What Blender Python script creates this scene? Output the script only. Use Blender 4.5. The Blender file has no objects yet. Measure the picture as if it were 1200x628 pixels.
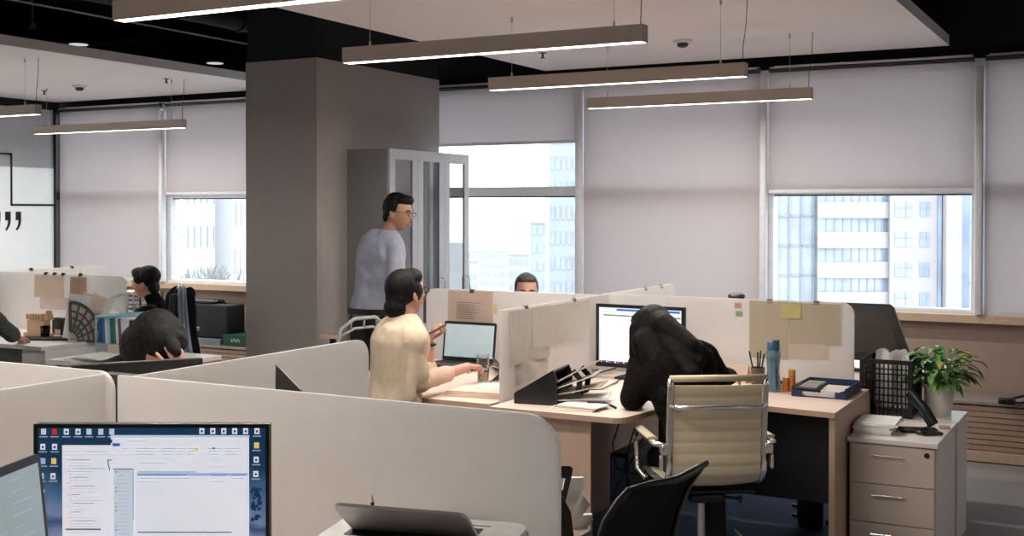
import bpy, bmesh, math, random
from mathutils import Vector, Matrix, Euler, noise
V = Vector
PI = math.pi
sc = bpy.context.scene
COL = sc.collection
rnd = random.Random(7)

# ------------------------------------------------------------------ camera
F, CX, CY, H = 1374.19, 600.0, 264.37, 1.62
YAW, PITCH, ROLL = 0.494310, 0.012065, 0.001249
_f = V((-math.sin(YAW)*math.cos(PITCH), math.cos(YAW)*math.cos(PITCH), -math.sin(PITCH)))
_r0 = V((math.cos(YAW), math.sin(YAW), 0)); _u0 = _r0.cross(_f)
_r = math.cos(ROLL)*_r0 + math.sin(ROLL)*_u0; _u = -math.sin(ROLL)*_r0 + math.cos(ROLL)*_u0
cam = bpy.data.objects.new('camera', bpy.data.cameras.new('camera')); COL.objects.link(cam)
cam.data.sensor_width = 36; cam.data.lens = F/1200*36
cam.data.shift_y = -(314-CY)/1200
cam.data.clip_end = 2000; cam.data.clip_start = 0.05
mw = Matrix((( _r.x, _u.x, -_f.x, 0), (_r.y, _u.y, -_f.y, 0), (_r.z, _u.z, -_f.z, H), (0, 0, 0, 1)))
cam.matrix_world = mw
sc.camera = cam
FWD = V((-math.sin(YAW), math.cos(YAW), 0)); RGT = V((math.cos(YAW), math.sin(YAW), 0)); UP = V((0, 0, 1))

def at(x, y, D=None, X=None, Y=None, Z=None):
    """a place in the room measured from the photograph: pixel plus distance, or plus one world coordinate"""
    d = (x-CX)/F*_r - (y-CY)/F*_u + _f
    k = D if D is not None else X/d.x if X is not None else Y/d.y if Y is not None else (Z-H)/d.z
    return V((0, 0, H)) + d*k

# ------------------------------------------------------------------ world, light, exposure
w = bpy.data.worlds.new('overcast_sky'); sc.world = w; w.use_nodes = True
nt = w.node_tree; bg = nt.nodes['Background']
tc = nt.nodes.new('ShaderNodeTexCoord'); sx = nt.nodes.new('ShaderNodeSeparateXYZ'); rp = nt.nodes.new('ShaderNodeValToRGB')
nt.links.new(tc.outputs['Generated'], sx.inputs[0]); nt.links.new(sx.outputs['Z'], rp.inputs[0])
nt.links.new(rp.outputs[0], bg.inputs[0])
rp.color_ramp.elements[0].position = 0.0; rp.color_ramp.elements[0].color = (0.95, 0.965, 1.0, 1)
rp.color_ramp.elements[1].position = 0.6; rp.color_ramp.elements[1].color = (0.84, 0.91, 1.0, 1)
SKY = 4.8
bg.inputs[1].default_value = SKY
LAMP_W = 28.0
sc.view_settings.view_transform = 'Standard'; sc.view_settings.look = 'None'
sc.view_settings.gamma = 1; sc.view_settings.use_curve_mapping = False
sc.view_settings.exposure = 0.0
sc.cycles.use_denoising = True
sc.cycles.max_bounces = 10; sc.cycles.diffuse_bounces = 5; sc.cycles.transparent_max_bounces = 24
sc.cycles.transmission_bounces = 8; sc.cycles.glossy_bounces = 5
sc.cycles.sample_clamp_indirect = 6.0; sc.cycles.caustics_reflective = False; sc.cycles.caustics_refractive = False

# ------------------------------------------------------------------ helpers
def lin(c):
    return tuple(((v/255)/12.92 if v/255 <= 0.04045 else ((v/255+0.055)/1.055)**2.4) for v in c)
_mats = {}
def mat(name, rgb, rough=0.5, metal=0.0, var=0.06, scale=20.0, bump=0.0, bscale=200.0, emit=0.0, spec=0.5, coat=0.0, stretch=None, transmission=0.0, alpha=1.0, translucent=0.0, rgb2=None):
    """procedural material: a base colour broken up by noise, optional bump"""
    if name in _mats: return _mats[name]
    m = bpy.data.materials.new(name); m.use_nodes = True; n = m.node_tree; L = n.links
    b = n.nodes['Principled BSDF']; c = lin(rgb)
    co = n.nodes.new('ShaderNodeTexCoord'); mp = n.nodes.new('ShaderNodeMapping'); L.new(co.outputs['Object'], mp.inputs[0])
    if stretch: mp.inputs['Scale'].default_value = stretch
    ns = n.nodes.new('ShaderNodeTexNoise'); ns.inputs['Scale'].default_value = scale; ns.inputs['Detail'].default_value = 4
    L.new(mp.outputs[0], ns.inputs[0])
    r = n.nodes.new('ShaderNodeValToRGB'); L.new(ns.outputs[0], r.inputs[0])
    c2 = lin(rgb2) if rgb2 else c
    r.color_ramp.elements[0].position = 0.3; r.color_ramp.elements[1].position = 0.7
    r.color_ramp.elements[0].color = (*[v*(1-var) for v in c], 1)
    r.color_ramp.elements[1].color = (*[min(1, v*(1+var)) for v in c2], 1)
    L.new(r.outputs[0], b.inputs['Base Color'])
    b.inputs['Roughness'].default_value = rough; b.inputs['Metallic'].default_value = metal
    b.inputs['Specular IOR Level'].default_value = spec
    b.inputs['Coat Weight'].default_value = coat
    b.inputs['Transmission Weight'].default_value = transmission
    b.inputs['Alpha'].default_value = alpha
    if emit:
        L.new(r.outputs[0], b.inputs['Emission Color']); b.inputs['Emission Strength'].default_value = emit
    if bump:
        n2 = n.nodes.new('ShaderNodeTexNoise'); n2.inputs['Scale'].default_value = bscale; n2.inputs['Detail'].default_value = 3
        L.new(mp.outputs[0], n2.inputs[0])
        bp = n.nodes.new('ShaderNodeBump'); bp.inputs['Strength'].default_value = bump; bp.inputs['Distance'].default_value = 0.01
        L.new(n2.outputs[0], bp.inputs['Height']); L.new(bp.outputs[0], b.inputs['Normal'])
    if translucent:
        t = n.nodes.new('ShaderNodeBsdfTranslucent'); L.new(r.outputs[0], t.inputs[0])
        mx = n.nodes.new('ShaderNodeMixShader'); mx.inputs[0].default_value = translucent
        L.new(b.outputs[0], mx.inputs[1]); L.new(t.outputs[0], mx.inputs[2]); L.new(mx.outputs[0], n.nodes['Material Output'].inputs[0])
    _mats[name] = m
    return m
def glass_mat(name, tint=(246, 249, 250), refl=0.03, rough=0.0):
    """thin glazing: clear with a mirror share that grows at grazing angles"""
    if name in _mats: return _mats[name]
    m = bpy.data.materials.new(name); m.use_nodes = True; n = m.node_tree; L = n.links
    n.nodes.remove(n.nodes['Principled BSDF'])
    t = n.nodes.new('ShaderNodeBsdfTransparent'); t.inputs[0].default_value = (*lin(tint), 1)
    g = n.nodes.new('ShaderNodeBsdfGlossy'); g.inputs['Roughness'].default_value = rough
    lw = n.nodes.new('ShaderNodeLayerWeight'); lw.inputs[0].default_value = 0.5
    pw = n.nodes.new('ShaderNodeMath'); pw.operation = 'POWER'; pw.inputs[1].default_value = 5; L.new(lw.outputs['Facing'], pw.inputs[0])
    ad = n.nodes.new('ShaderNodeMath'); ad.operation = 'MULTIPLY_ADD'; ad.inputs[1].default_value = 1-refl; ad.inputs[2].default_value = refl; ad.use_clamp = True
    L.new(pw.outputs[0], ad.inputs[0])
    mx = n.nodes.new('ShaderNodeMixShader'); L.new(ad.outputs[0], mx.inputs[0]); L.new(t.outputs[0], mx.inputs[1]); L.new(g.outputs[0], mx.inputs[2])
    L.new(mx.outputs[0], n.nodes['Material Output'].inputs[0])
    _mats[name] = m
    return m

class MB:
    """collects shapes and links them as ONE mesh object"""
    def __init__(s): s.b = bmesh.new()
    def box(s, c, d, rot=None, bevel=0.0, seg=2):
        r = bmesh.ops.create_cube(s.b, size=1.0); vs = r['verts']
        bmesh.ops.scale(s.b, vec=d, verts=vs)
        if bevel:
            es = list({e for v in vs for e in v.link_edges})
            rr = bmesh.ops.bevel(s.b, geom=es, offset=bevel, segments=seg, affect='EDGES', profile=0.5)
            vs = list({v for f in rr['faces'] for v in f.verts} | {v for v in vs if v.is_valid})
        if rot is not None: bmesh.ops.transform(s.b, matrix=rot.to_4x4(), verts=vs)
        bmesh.ops.translate(s.b, vec=c, verts=vs)
        return s
    def bb(s, x0, x1, y0, y1, z0, z1, bevel=0.0, seg=2):
        return s.box(((x0+x1)/2, (y0+y1)/2, (z0+z1)/2), (abs(x1-x0), abs(y1-y0), abs(z1-z0)), bevel=bevel, seg=seg)
    def cyl(s, p0, p1, r0, r1=None, n=16, cap=True):
        p0 = V(p0); p1 = V(p1); d = p1-p0; L = d.length
        if L < 1e-7: return s
        r = bmesh.ops.create_cone(s.b, cap_ends=cap, segments=n, radius1=r0, radius2=r0 if r1 is None else r1, depth=L)
        M = d.to_track_quat('Z', 'Y').to_matrix().to_4x4(); M.translation = (p0+p1)/2
        bmesh.ops.transform(s.b, matrix=M, verts=r['verts'])
        return s
    def ball(s, c, rad, rot=None, sub=3):
        r = bmesh.ops.create_icosphere(s.b, subdivisions=sub, radius=1.0)
        rad = (rad,)*3 if not hasattr(rad, '__len__') else rad
        bmesh.ops.scale(s.b, vec=rad, verts=r['verts'])
        if rot is not None: bmesh.ops.transform(s.b, matrix=rot.to_4x4(), verts=r['verts'])
        bmesh.ops.translate(s.b, vec=c, verts=r['verts'])
        return s
    def cap(s, p0, p1, r0, r1=None, n=14):
        r1 = r0 if r1 is None else r1
        s.cyl(p0, p1, r0, r1, n); s.ball(p0, r0*1.0, sub=2); s.ball(p1, r1*1.0, sub=2); return s
    def tube(s, pts, r, n=8, closed=False, flat=None):
        """a swept tube; flat=(width, thickness, up) gives a strap section"""
        pts = [V(p) for p in pts]; rings = []; N = len(pts)
        up = V((0.0123, 0.02, 1)) if flat is None else V(flat[2])
        for i, p in enumerate(pts):
            a = pts[(i-1) % N] if (i or closed) else pts[0]; c = pts[(i+1) % N] if (i < N-1 or closed) else pts[-1]
            t = (c-a).normalized(); x = t.cross(up)
            if x.length < 1e-4: x = t.cross(V((1, 0, 0)))
            x.normalize(); y = x.cross(t).normalized(); ring = []
            rr = r[i] if hasattr(r, '__len__') else r
            for k in range(n):
                th = 2*PI*(k+0.5)/n
                if flat is None: q = p + x*math.cos(th)*rr + y*math.sin(th)*rr
                else:
                    cx, sy_ = math.cos(th), math.sin(th); m_ = max(abs(cx), abs(sy_)) if n == 4 else 1
                    q = p + x*cx/m_*flat[0]/2 + y*sy_/m_*flat[1]/2
                ring.append(s.b.verts.new(q))
            rings.append(ring)
        for i in range(N if closed else N-1):
            A, B = rings[i], rings[(i+1) % N]
            for k in range(n): s.b.faces.new((A[k], A[(k+1) % n], B[(k+1) % n], B[k]))
        if not closed:
            s.b.faces.new(rings[0][::-1]); s.b.faces.new(rings[-1])
        return s
    def prism(s, poly, vec, org=(0, 0, 0), ux=(1, 0, 0), uy=(0, 1, 0)):
        """a polygon in the plane ux,uy extruded by vec"""
        org, ux, uy, vec = V(org), V(ux), V(uy), V(vec)
        a = [s.b.verts.new(org+ux*p[0]+uy*p[1]) for p in poly]; b = [s.b.verts.new(v.co+vec) for v in a]
        s.b.faces.new(a); s.b.faces.new(b[::-1]); n = len(a)
        for i in range(n): s.b.faces.new((a[i], b[i], b[(i+1) % n], a[(i+1) % n]))
        return s
    def lathe(s, prof, c=(0, 0, 0), n=28, close=True):
        c = V(c); rings = []
        for r, z in prof:
            rings.append([s.b.verts.new(c+V((r*math.cos(2*PI*k/n), r*math.sin(2*PI*k/n), z))) for k in range(n)])
        for A, B in zip(rings, rings[1:]):
            for k in range(n): s.b.faces.new((A[k], A[(k+1) % n], B[(k+1) % n], B[k]))
        if close:
            s.b.faces.new(rings[0][::-1]); s.b.faces.new(rings[-1])
        return s
    def quad(s, *p):
        s.b.faces.new([s.b.verts.new(V(q)) for q in p]); return s
    def mesh(s, name):
        bmesh.ops.recalc_face_normals(s.b, faces=s.b.faces)
        me = bpy.data.meshes.new(name); s.b.to_mesh(me); s.b.free(); return me
    def build(s, name, m, parent=None, smooth=False, auto=None):
        me = s.mesh(name)
        if m: me.materials.append(m)
        if smooth:
            me.polygons.foreach_set('use_smooth', [True]*len(me.polygons))
            if auto: me.set_sharp_from_angle(angle=math.radians(auto))
        o = bpy.data.objects.new(name, me); COL.objects.link(o)
        if parent is not None: o.parent = parent
        return o
def tag(o, label, cat, group=None, kind=None):
    o['label'] = label; o['category'] = cat
    if group: o['group'] = group
    if kind: o['kind'] = kind
    return o
def thing(name, label, cat, loc=(0, 0, 0), rz=0.0, group=None, rot=None):
    o = bpy.data.objects.new(name, None); COL.objects.link(o); o.location = loc
    o.rotation_euler = rot if rot else (0, 0, rz); o.empty_display_size = 0.1
    return tag(o, label, cat, group)
def struct(o): o['kind'] = 'structure'; return o
def dup(root, loc=None, rz=None, label=None, group=None):
    r = root.copy(); COL.objects.link(r)
    if loc is not None: r.location = loc
    if rz is not None: r.rotation_euler = (0, 0, rz)
    if label: r['label'] = label
    if group: r['group'] = group
    def rec(a, b):
        for ch in list(a.children):
            c = ch.copy(); COL.objects.link(c); c.parent = b; rec(ch, c)
    rec(root, r); return r
def rounded(wd, ht, r, n=6, corners=(1, 1, 1, 1)):
    """outline wd x ht from (0,0); corners: bl, br, tr, tl"""
    P = []
    for (cx, cy, a0, on) in ((r, r, PI, corners[0]), (wd-r, r, 1.5*PI, corners[1]), (wd-r, ht-r, 0, corners[2]), (r, ht-r, PI/2, corners[3])):
        if on:
            for i in range(n+1):
                a = a0+PI/2*i/n; P.append((cx+r*math.cos(a), cy+r*math.sin(a)))
        else:
            P.append((cx+(r if math.cos(a0+PI/4) > 0 else -r), cy+(r if math.sin(a0+PI/4) > 0 else -r)))
    return P

# ------------------------------------------------------------------ shared materials
M_black_ceiling = mat('black_ceiling_paint', (22, 26, 30), 0.9)
M_cloud = mat('white_ceiling_panel', (243, 238, 238), 0.85, var=0.02)
M_cloud_edge = M_cloud
M_wall = mat('taupe_textured_wall', (170, 150, 138), 0.85, bump=0.25, bscale=160, var=0.04)
M_white_wall = mat('plain_white_wall', (205, 200, 196), 0.85)
M_column = mat('grey_column_render', (166, 160, 156), 0.8, bump=0.08, bscale=120, var=0.03)
M_sill = mat('beige_window_sill', (205, 180, 155), 0.45)
M_frame = mat('pale_window_frame', (226, 228, 232), 0.4)
M_blackmetal = mat('black_metal', (18, 20, 24), 0.4)
M_blackplastic = mat('black_plastic', (17, 18, 20), 0.38)
M_darkplastic = mat('dark_grey_plastic', (45, 45, 47), 0.45)
M_chrome = mat('polished_chrome', (240, 236, 232), 0.16, metal=0.85, var=0.0)
M_alu = mat('brushed_aluminium', (200, 200, 200), 0.3, metal=0.7)
M_white = mat('white_plastic', (228, 226, 224), 0.4)
M_paper = mat('white_paper', (232, 230, 228), 0.8)
M_paper2 = mat('cream_paper', (222, 206, 192), 0.8)
M_desk = mat('pale_maple_laminate', (226, 205, 190), 0.4, var=0.05, scale=6, stretch=(1, 9, 9))
M_deskedge = mat('maple_edge_band', (190, 160, 140), 0.5)
M_deskside = mat('maple_side_panel', (196, 168, 146), 0.5, var=0.04, scale=8, stretch=(6, 6, 1))
M_screen = mat('frosted_acrylic', (238, 236, 234), 0.45, var=0.015, translucent=0.58)
M_glass = glass_mat('window_glass')
M_carpet = mat('grey_carpet', (140, 137, 136), 0.95, var=0.15, scale=90, bump=0.4, bscale=500, rgb2=(150, 146, 143))
M_skin = mat('skin', (196, 150, 130), 0.5, var=0.05, scale=30)
M_hair = mat('black_hair', (8, 6, 6), 0.55, var=0.4, scale=14, stretch=(6, 6, 1), bump=0.4, bscale=60, spec=0.22)

# ------------------------------------------------------------------ room shell
X0, X1, Y0, Y1, ZC = -9.95, 6.5, -6.0, 8.5, 3.3
struct(MB().bb(X0-0.3, X1+0.2, Y0-0.2, Y1+0.25, -0.25, 0).build('floor', M_carpet))
struct(MB().bb(X0-0.3, X1+0.2, Y0-0.2, Y1+0.25, ZC, ZC+0.25).build('ceiling', M_black_ceiling))
struct(MB().bb(X0-0.05, X1, Y0-0.15, Y0, 0, ZC).build('wall_front', M_white_wall))
struct(MB().bb(X1, X1+0.15, Y0, Y1, 0, ZC).build('wall_right', M_white_wall))
wb = struct(MB().bb(X0-0.05, X1, Y1+0.03, Y1+0.25, 0, 0.875).build('wall_back', M_wall))
MB().bb(X0-0.05, X1, Y1+0.03, Y1+0.25, 2.67, ZC).build('dark_upper_band', M_black_ceiling, wb)
# left wall: a glass partition, white film below and grey above, with a black line graphic
M_glass_hi = mat('grey_glass', (200, 206, 210), 0.25, var=0.02, translucent=0.06)
M_film_lo = mat('white_glass_film', (240, 243, 243), 0.4, var=0.02, translucent=0.26)
wl = struct(MB().bb(X0+0.012, X0+0.02, Y0, Y1, 0, 2.06).build('wall_left', M_film_lo))
MB().bb(X0+0.007, X0+0.015, Y0, Y1, 2.06, 2.66).build('grey_upper_glass', M_glass_hi, wl)
MB().bb(X0-0.1, X0+0.03, Y0, Y1, 2.66, ZC).build('upper_band', M_black_ceiling, wl)
MB().bb(X0+0.0, X0+0.06, Y1-0.07, Y1-0.005, 0, 2.66).build('corner_post', M_blackmetal, wl)
g = MB(); gx0, gx1 = X0+0.02, X0+0.026
g.bb(gx0, gx1, 7.0, 7.925, 2.175, 2.195); g.bb(gx0, gx1, 7.905, 7.925, 1.67, 2.195); g.bb(gx0, gx1, 7.905, Y1-0.07, 1.67, 1.69)
g.build('line_graphic', M_blackmetal, wl)
q = MB()
for y0 in (7.60, 7.722, 7.842, 7.965):
    pl = [(0, 0), (0.062, 0), (0.062, -0.09), (0.052, -0.135), (0.034, -0.168), (0.012, -0.188), (0.0, -0.176), (0.018, -0.155), (0.030, -0.125), (0.033, -0.085), (0.0, -0.085)]
    q.prism(pl, (0.006, 0, 0), (gx0, y0, 1.612), (0, 1, 0), (0, 0, 1))
q.build('quotation_marks', M_blackmetal, wl)
# column between the two ceiling panels
cl = struct(MB().bb(-5.63, -5.0, 6.452, 8.04, 0, 2.675).build('column', M_column))
MB().bb(-5.62, -5.01, 6.46, 8.03, 2.675, ZC).build('black_column_head', M_black_ceiling, cl)
MB().bb(-5.635, -4.995, 6.447, 8.045, 0, 0.07).build('skirting', M_darkplastic, cl)
# hanging ceiling panels
for i, (a, b, c, d) in enumerate(((-4.21, -1.163, -5.5, 8.36), (-9.91, -6.785, -5.5, 8.44), (1.7, 4.7, -5.5, 8.36))):
    struct(MB().bb(a, b, c, d, 2.74, 2.81).build('ceiling_panel', M_cloud))
# windows
MX = [-9.894+1.4867*i for i in range(11)]
MX = [-9.894, -8.412, -6.925, -5.432, -3.94, -2.453, -0.977, 0.505, 1.99, 3.475, 4.96]
M_pane_frame = mat('aluminium_sash', (222, 224, 228), 0.35)
for i in range(len(MX)):
    a = MX[i]; b = MX[i+1] if i+1 < len(MX) else X1
    e = bpy.data.objects.new('window_%d' % (i+1), None); COL.objects.link(e); e['kind'] = 'structure'
    f = MB()
    f.bb(a, a+0.055, Y1, Y1+0.12, 0.93, 2.66); f.bb(b-0.055, b, Y1, Y1+0.12, 0.93, 2.66)
    f.bb(a+.055, b-.055, Y1, Y1+0.12, 0.90, 0.955); f.bb(a+.055, b-.055, Y1, Y1+0.12, 2.62, 2.69); f.bb(a+.055, b-.055, Y1, Y1+0.10, 1.745, 1.822)
    f.build('window_frame', M_pane_frame, e)
    f = MB(); f.bb(a+.055, b-.055, Y1+0.04, Y1+0.046, 0.955, 1.745); f.bb(a+.055, b-.055, Y1+0.04, Y1+0.046, 1.822, 2.62)
    f.build('glass_pane', M_glass, e)
    f = MB(); f.bb(a+.055, b-.055, Y1+0.02, Y1+0.06, 1.735, 1.745); f.build('dark_gasket', M_blackmetal, e)
struct(MB().bb(X0+0.05, X1, Y1-0.07, Y1+0.1, 0.868, 0.925, bevel=0.004).build('trim_1', M_sill))
tr = struct(MB().bb(X0+0.05, X1, Y1-0.02, Y1+0.06, 0.925, 0.945).build('trim_2', M_frame))
# roller blinds: light and dark fabric, sky light comes through the weave
def blind_mat():
    m = bpy.data.materials.new('woven_blind_fabric'); m.use_nodes = True; n = m.node_tree; L = n.links
    n.nodes.remove(n.nodes['Principled BSDF'])
    co = n.nodes.new('ShaderNodeTexCoord'); ns = n.nodes.new('ShaderNodeTexNoise'); ns.inputs['Scale'].default_value = 130
    L.new(co.outputs['Object'], ns.inputs[0])
    r = n.nodes.new('ShaderNodeValToRGB'); r.color_ramp.elements[0].color = (0.57, 0.535, 0.535, 1); r.color_ramp.elements[1].color = (0.73, 0.685, 0.685, 1)
    L.new(ns.outputs[0], r.inputs[0])
    d = n.nodes.new('ShaderNodeBsdfDiffuse'); t = n.nodes.new('ShaderNodeBsdfTranslucent'); L.new(r.outputs[0], d.inputs[0]); L.new(r.outputs[0], t.inputs[0])
    mx = n.nodes.new('ShaderNodeMixShader'); mx.inputs[0].default_value = 0.52
    L.new(d.outputs[0], mx.inputs[1]); L.new(t.outputs[0], mx.inputs[2])
    L.new(mx.outputs[0], n.nodes['Material Output'].inputs[0]); return m
M_blind = blind_mat()
M_slit = mat('bright_gap_metal', (225, 228, 230), 0.2, metal=0.4)
drop = {0: 0.95, 1: 1.75, 2: 1.75, 3: 2.187, 4: 0.95, 5: 1.778, 6: 0.95, 7: 1.0, 8: 1.8, 9: 1.3, 10: 1.3}
drop = {0: 0.95, 1: 1.80, 2: 2.187, 3: 2.187, 4: 0.95, 5: 1.778, 6: 0.95, 7: 1.0, 8: 1.8, 9: 1.3, 10: 1.3}
blab = ['fully lowered grey roller blind beside the black corner post of the glass wall', 'half raised grey roller blind above the window between corner blind and column',
        'grey roller blind mostly hidden behind the column', 'short grey roller blind over the window behind the glass-door cabinet', 'fully lowered grey roller blind in the middle bay above the large monitor',
        'half raised grey roller blind over the window showing the banded office building', 'fully lowered grey roller blind above the slatted radiator cover']
for i in range(len(MX)):
    a = MX[i]+0.035; b = (MX[i+1] if i+1 < len(MX) else X1)-0.035
    t = thing('roller_blind', blab[i] if i < 7 else 'grey roller blind further along the window wall, bay %s' % ['seven', 'eight', 'nine', 'ten'][i-7], 'blind', (a, Y1-0.05, drop[i]), group='roller blinds on the window wall')
    wd = b-a; zt = 2.635-drop[i]
    fb = MB(); nx = 2; 
    fb.bb(0, wd, -0.001, 0.001, 0, zt).build('blind_fabric', M_blind, t)
    MB().bb(0, wd, -0.006, 0.006, -0.022, 0.004, bevel=0.003).build('bottom_bar', M_frame if drop[i] > 1.2 else M_pane_frame, t)
    MB().cyl((0, 0.0, zt+0.02), (wd, 0.0, zt+0.02), 0.02, n=12).build('roller', M_darkplastic, t, True, 40)
    MB().bb(0.01, wd-0.01, -0.03, -0.022, zt+0.028, zt+0.037).build('light_gap_strip', M_slit, t)  # pale metal strip stands in for daylight leaking above the blind
for i, x in enumerate(MX[1:]):
    p = MB(); p.bb(x-0.026, x+0.026, Y1-0.10, Y1-0.035, 0.926, 2.60, bevel=0.012, seg=3)
    struct(p.build('trim_%d' % (i+3), M_frame, None, True, 50))
# radiator cover along the window wall
M_rad = mat('beige_radiator_cover', (176, 150, 130), 0.5); M_radtop = mat('grey_radiator_top', (150, 142, 135), 0.4)
rt = thing('radiator_cover', 'long beige slatted radiator cover running under the windows', 'radiator', (0, 8.1, 0))
rb = MB(); rb.bb(X0+0.1, X1-0.05, 0.03, 0.39, 0.0, 0.375); rb.build('body', M_blackmetal, rt)
sl = MB()
for k in range(8):
    sl.bb(X0+0.1, X1-0.05, 0.0, 0.03, 0.082+k*0.036, 0.082+k*0.036+0.030)
sl.build('slats', M_rad, rt)
MB().bb(X0+0.1, X1-0.05, -0.01, 0.03, 0.006, 0.076, bevel=0.004).build('base_band', M_sill, rt)
MB().bb(X0+0.1, X1-0.05, -0.015, 0.40, 0.375, 0.398, bevel=0.004).build('top_grille', M_radtop, rt)
cb = MB(); cb.tube([at(1172, 470, Z=0.425), at(1182, 468, Z=0.43), at(1190, 466, Z=0.43), at(1215, 461, Z=0.43)], 0.008)
cb.box(at(1180, 470, Z=0.42), (0.10, 0.05, 0.04), bevel=0.01); cb.tube([at(1180, 470, Z=0.41), at(1196, 472, Z=0.41), at(1215, 470, Z=0.41)], 0.008)
tag(cb.build('power_adapter', M_blackplastic, None, True, 40), 'black power adapter with cable lying on the radiator cover', 'adapter')

# ------------------------------------------------------------------ ceiling fittings
M_lamp = mat('taupe_lamp_housing', (178, 168, 160), 0.5, var=0.02)
M_diff = mat('lit_diffuser', (255, 240, 225), 0.5, emit=5.0, var=0.0)
def pendant(x0, x1, y, label, z=2.325):
    Lh = x1-x0
    t = thing('pendant_light', label, 'pendant light', (x0, y, z), group='long bar pendant lights')
    h = MB(); h.bb(0, Lh, -0.03, -0.025, 0, 0.072); h.bb(0, Lh, 0.025, 0.03, 0, 0.072); h.bb(0, Lh, -0.025, 0.025, 0.02, 0.072); h.bb(0, 0.005, -0.025, 0.025, 0, 0.02); h.bb(Lh-0.005, Lh, -0.025, 0.025, 0, 0.02)
    h.build('housing', M_lamp, t)
    MB().bb(0.005, Lh-0.005, -0.0245, 0.0245, -0.001, 0.018).build('diffuser', M_diff, t)
    for xx in (0.14, Lh-0.14):
        c = MB(); c.cyl((xx, 0, 0.072), (xx, 0, 0.096), 0.0055, n=8); c.cyl((xx, 0, 0.09), (xx, 0, 2.80-z-0.06), 0.0013, n=5); c.cyl((xx, 0, 2.74-z-0.03), (xx, 0, 2.74-z), 0.007, n=8)
        c.build('suspension_cable', M_alu, t)
    MB().tube([(Lh-0.02, 0, 0.072), (Lh-0.018, 0.0, 0.16), (Lh-0.002, 0, 0.28), (Lh+0.004, 0, 2.74-z)], 0.0022, 6).build('power_cord', M_darkplastic, t)
    L = bpy.data.lights.new('lamp_glow', 'AREA'); L.shape = 'RECTANGLE'; L.size = Lh-0.02; L.size_y = 0.045; L.energy = LAMP_W; L.color = (1.0, 0.93, 0.86)
    lo = bpy.data.objects.new('lamp_glow', L); COL.objects.link(lo); lo.parent = t; lo.location = (Lh/2, 0, -0.004)
    return t
names = {0: 'nearest bar pendant light, cut by the top of the frame, above the empty desks', 1: 'bar pendant light in front of the column, second from the front of its row',
         2: 'bar pendant light third from the front of its row, overlapping the window mullion', 3: 'bar pendant light closest to the windows in the row above the monitor desks'}
for i, y in enumerate((3.15, 4.56, 5.97, 7.34)):
    pendant(-3.36, -1.83, y, names[i])
pendant(-8.98, -7.16, 7.43, 'bar pendant light beside the column over the seated man in black')
pendant(-9.0, -7.12, 5.91, 'bar pendant light hanging closest to the quotation mark wall')
for k, (y, wh) in enumerate(((1.75, 'just above the frame'), (-2.4, 'behind the viewer'))):
    pendant(-3.36, -1.83, y, 'bar pendant light of the row over the middle desks, '+wh, 2.325)
    pendant(-8.9, -7.12, y+1.2, 'bar pendant light by the quotation wall, outside the view, '+wh, 2.325)
    pendant(2.4, 3.93, y+1.4, 'bar pendant light over the aisle, outside the view, '+wh, 2.325)
M_detector = mat('detector_white', (215, 212, 210), 0.5)
for p, lb in ((at(800, 47, Z=2.74), 'round white smoke detector on the ceiling panel above the middle desks'), (at(93, 100, Z=2.74), 'round smoke detector on the ceiling panel by the quotation mark wall')):
    t = thing('smoke_detector', lb, 'smoke detector', (p.x, p.y, 2.74), group='smoke detectors')
    MB().lathe([(0.062, 0), (0.062, -0.012), (0.05, -0.02)], n=24).build('base', M_detector, t, True, 40)
    MB().lathe([(0.034, -0.02), (0.038, -0.03), (0.03, -0.044), (0.012, -0.05)], n=20).build('sensor_head', M_darkplastic, t, True, 40)
for (x, y), lb in (((52, 106), 'sprinkler head near the bar pendant closest to the quotation wall'), ((195, 92), 'sprinkler head above the pendant beside the column'), ((636, 62), 'sprinkler head between the two middle pendants')):
    p = at(x, y, Z=2.74); s_ = MB(); s_.cyl((p.x, p.y, 2.74), (p.x, p.y, 2.705), 0.008, n=8); s_.cyl((p.x, p.y, 2.705), (p.x, p.y, 2.702), 0.018, n=12); s_.cyl((p.x, p.y, 2.74), (p.x, p.y, 2.737), 0.028, n=16)
    tag(s_.build('sprinkler', M_darkplastic), lb, 'sprinkler', 'sprinkler heads')
# spotlights and services in the black void
M_spotlit = mat('lit_spot_face', (235, 240, 255), 0.4, emit=0.7)
for (x, y), lb in (((92, 52), 'small round downlight in the black ceiling, closest to the viewer'), ((252, 74), 'small round downlight in the black ceiling beside the column')):
    p = at(x, y, Z=3.0); t = thing('downlight', lb, 'downlight', (p.x, p.y, 3.0), group='downlights in the black ceiling')
    MB().lathe([(0.09, 0), (0.09, 0.10), (0.07, 0.3)], n=24).build('can', M_blackmetal, t, True, 40)
    MB().cyl((0, 0, -0.004), (0, 0, 0.0), 0.075, n=24).build('lens', M_spotlit, t)
p = at(38, 30, Z=2.95)
t = thing('spotlight', 'small grey adjustable spotlight under the black ceiling', 'spotlight', (p.x, p.y, 2.95))
MB().cyl((0, 0, -0.03), (0, 0, 0.02), 0.035, 0.02, 16).build('head', M_alu, t); MB().cyl((0, 0, 0.02), (0, 0, 0.35), 0.008).build('stem', M_alu, t)
cpipe = MB(); pa = at(15, 0, Z=3.1); cpipe.tube([(pa.x, -5.5, 3.1), (pa.x, 8.3, 3.1)], 0.008, 6)
tag(cpipe.build('cable_conduit', M_white), 'thin white conduit running under the black ceiling', 'conduit')
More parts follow.
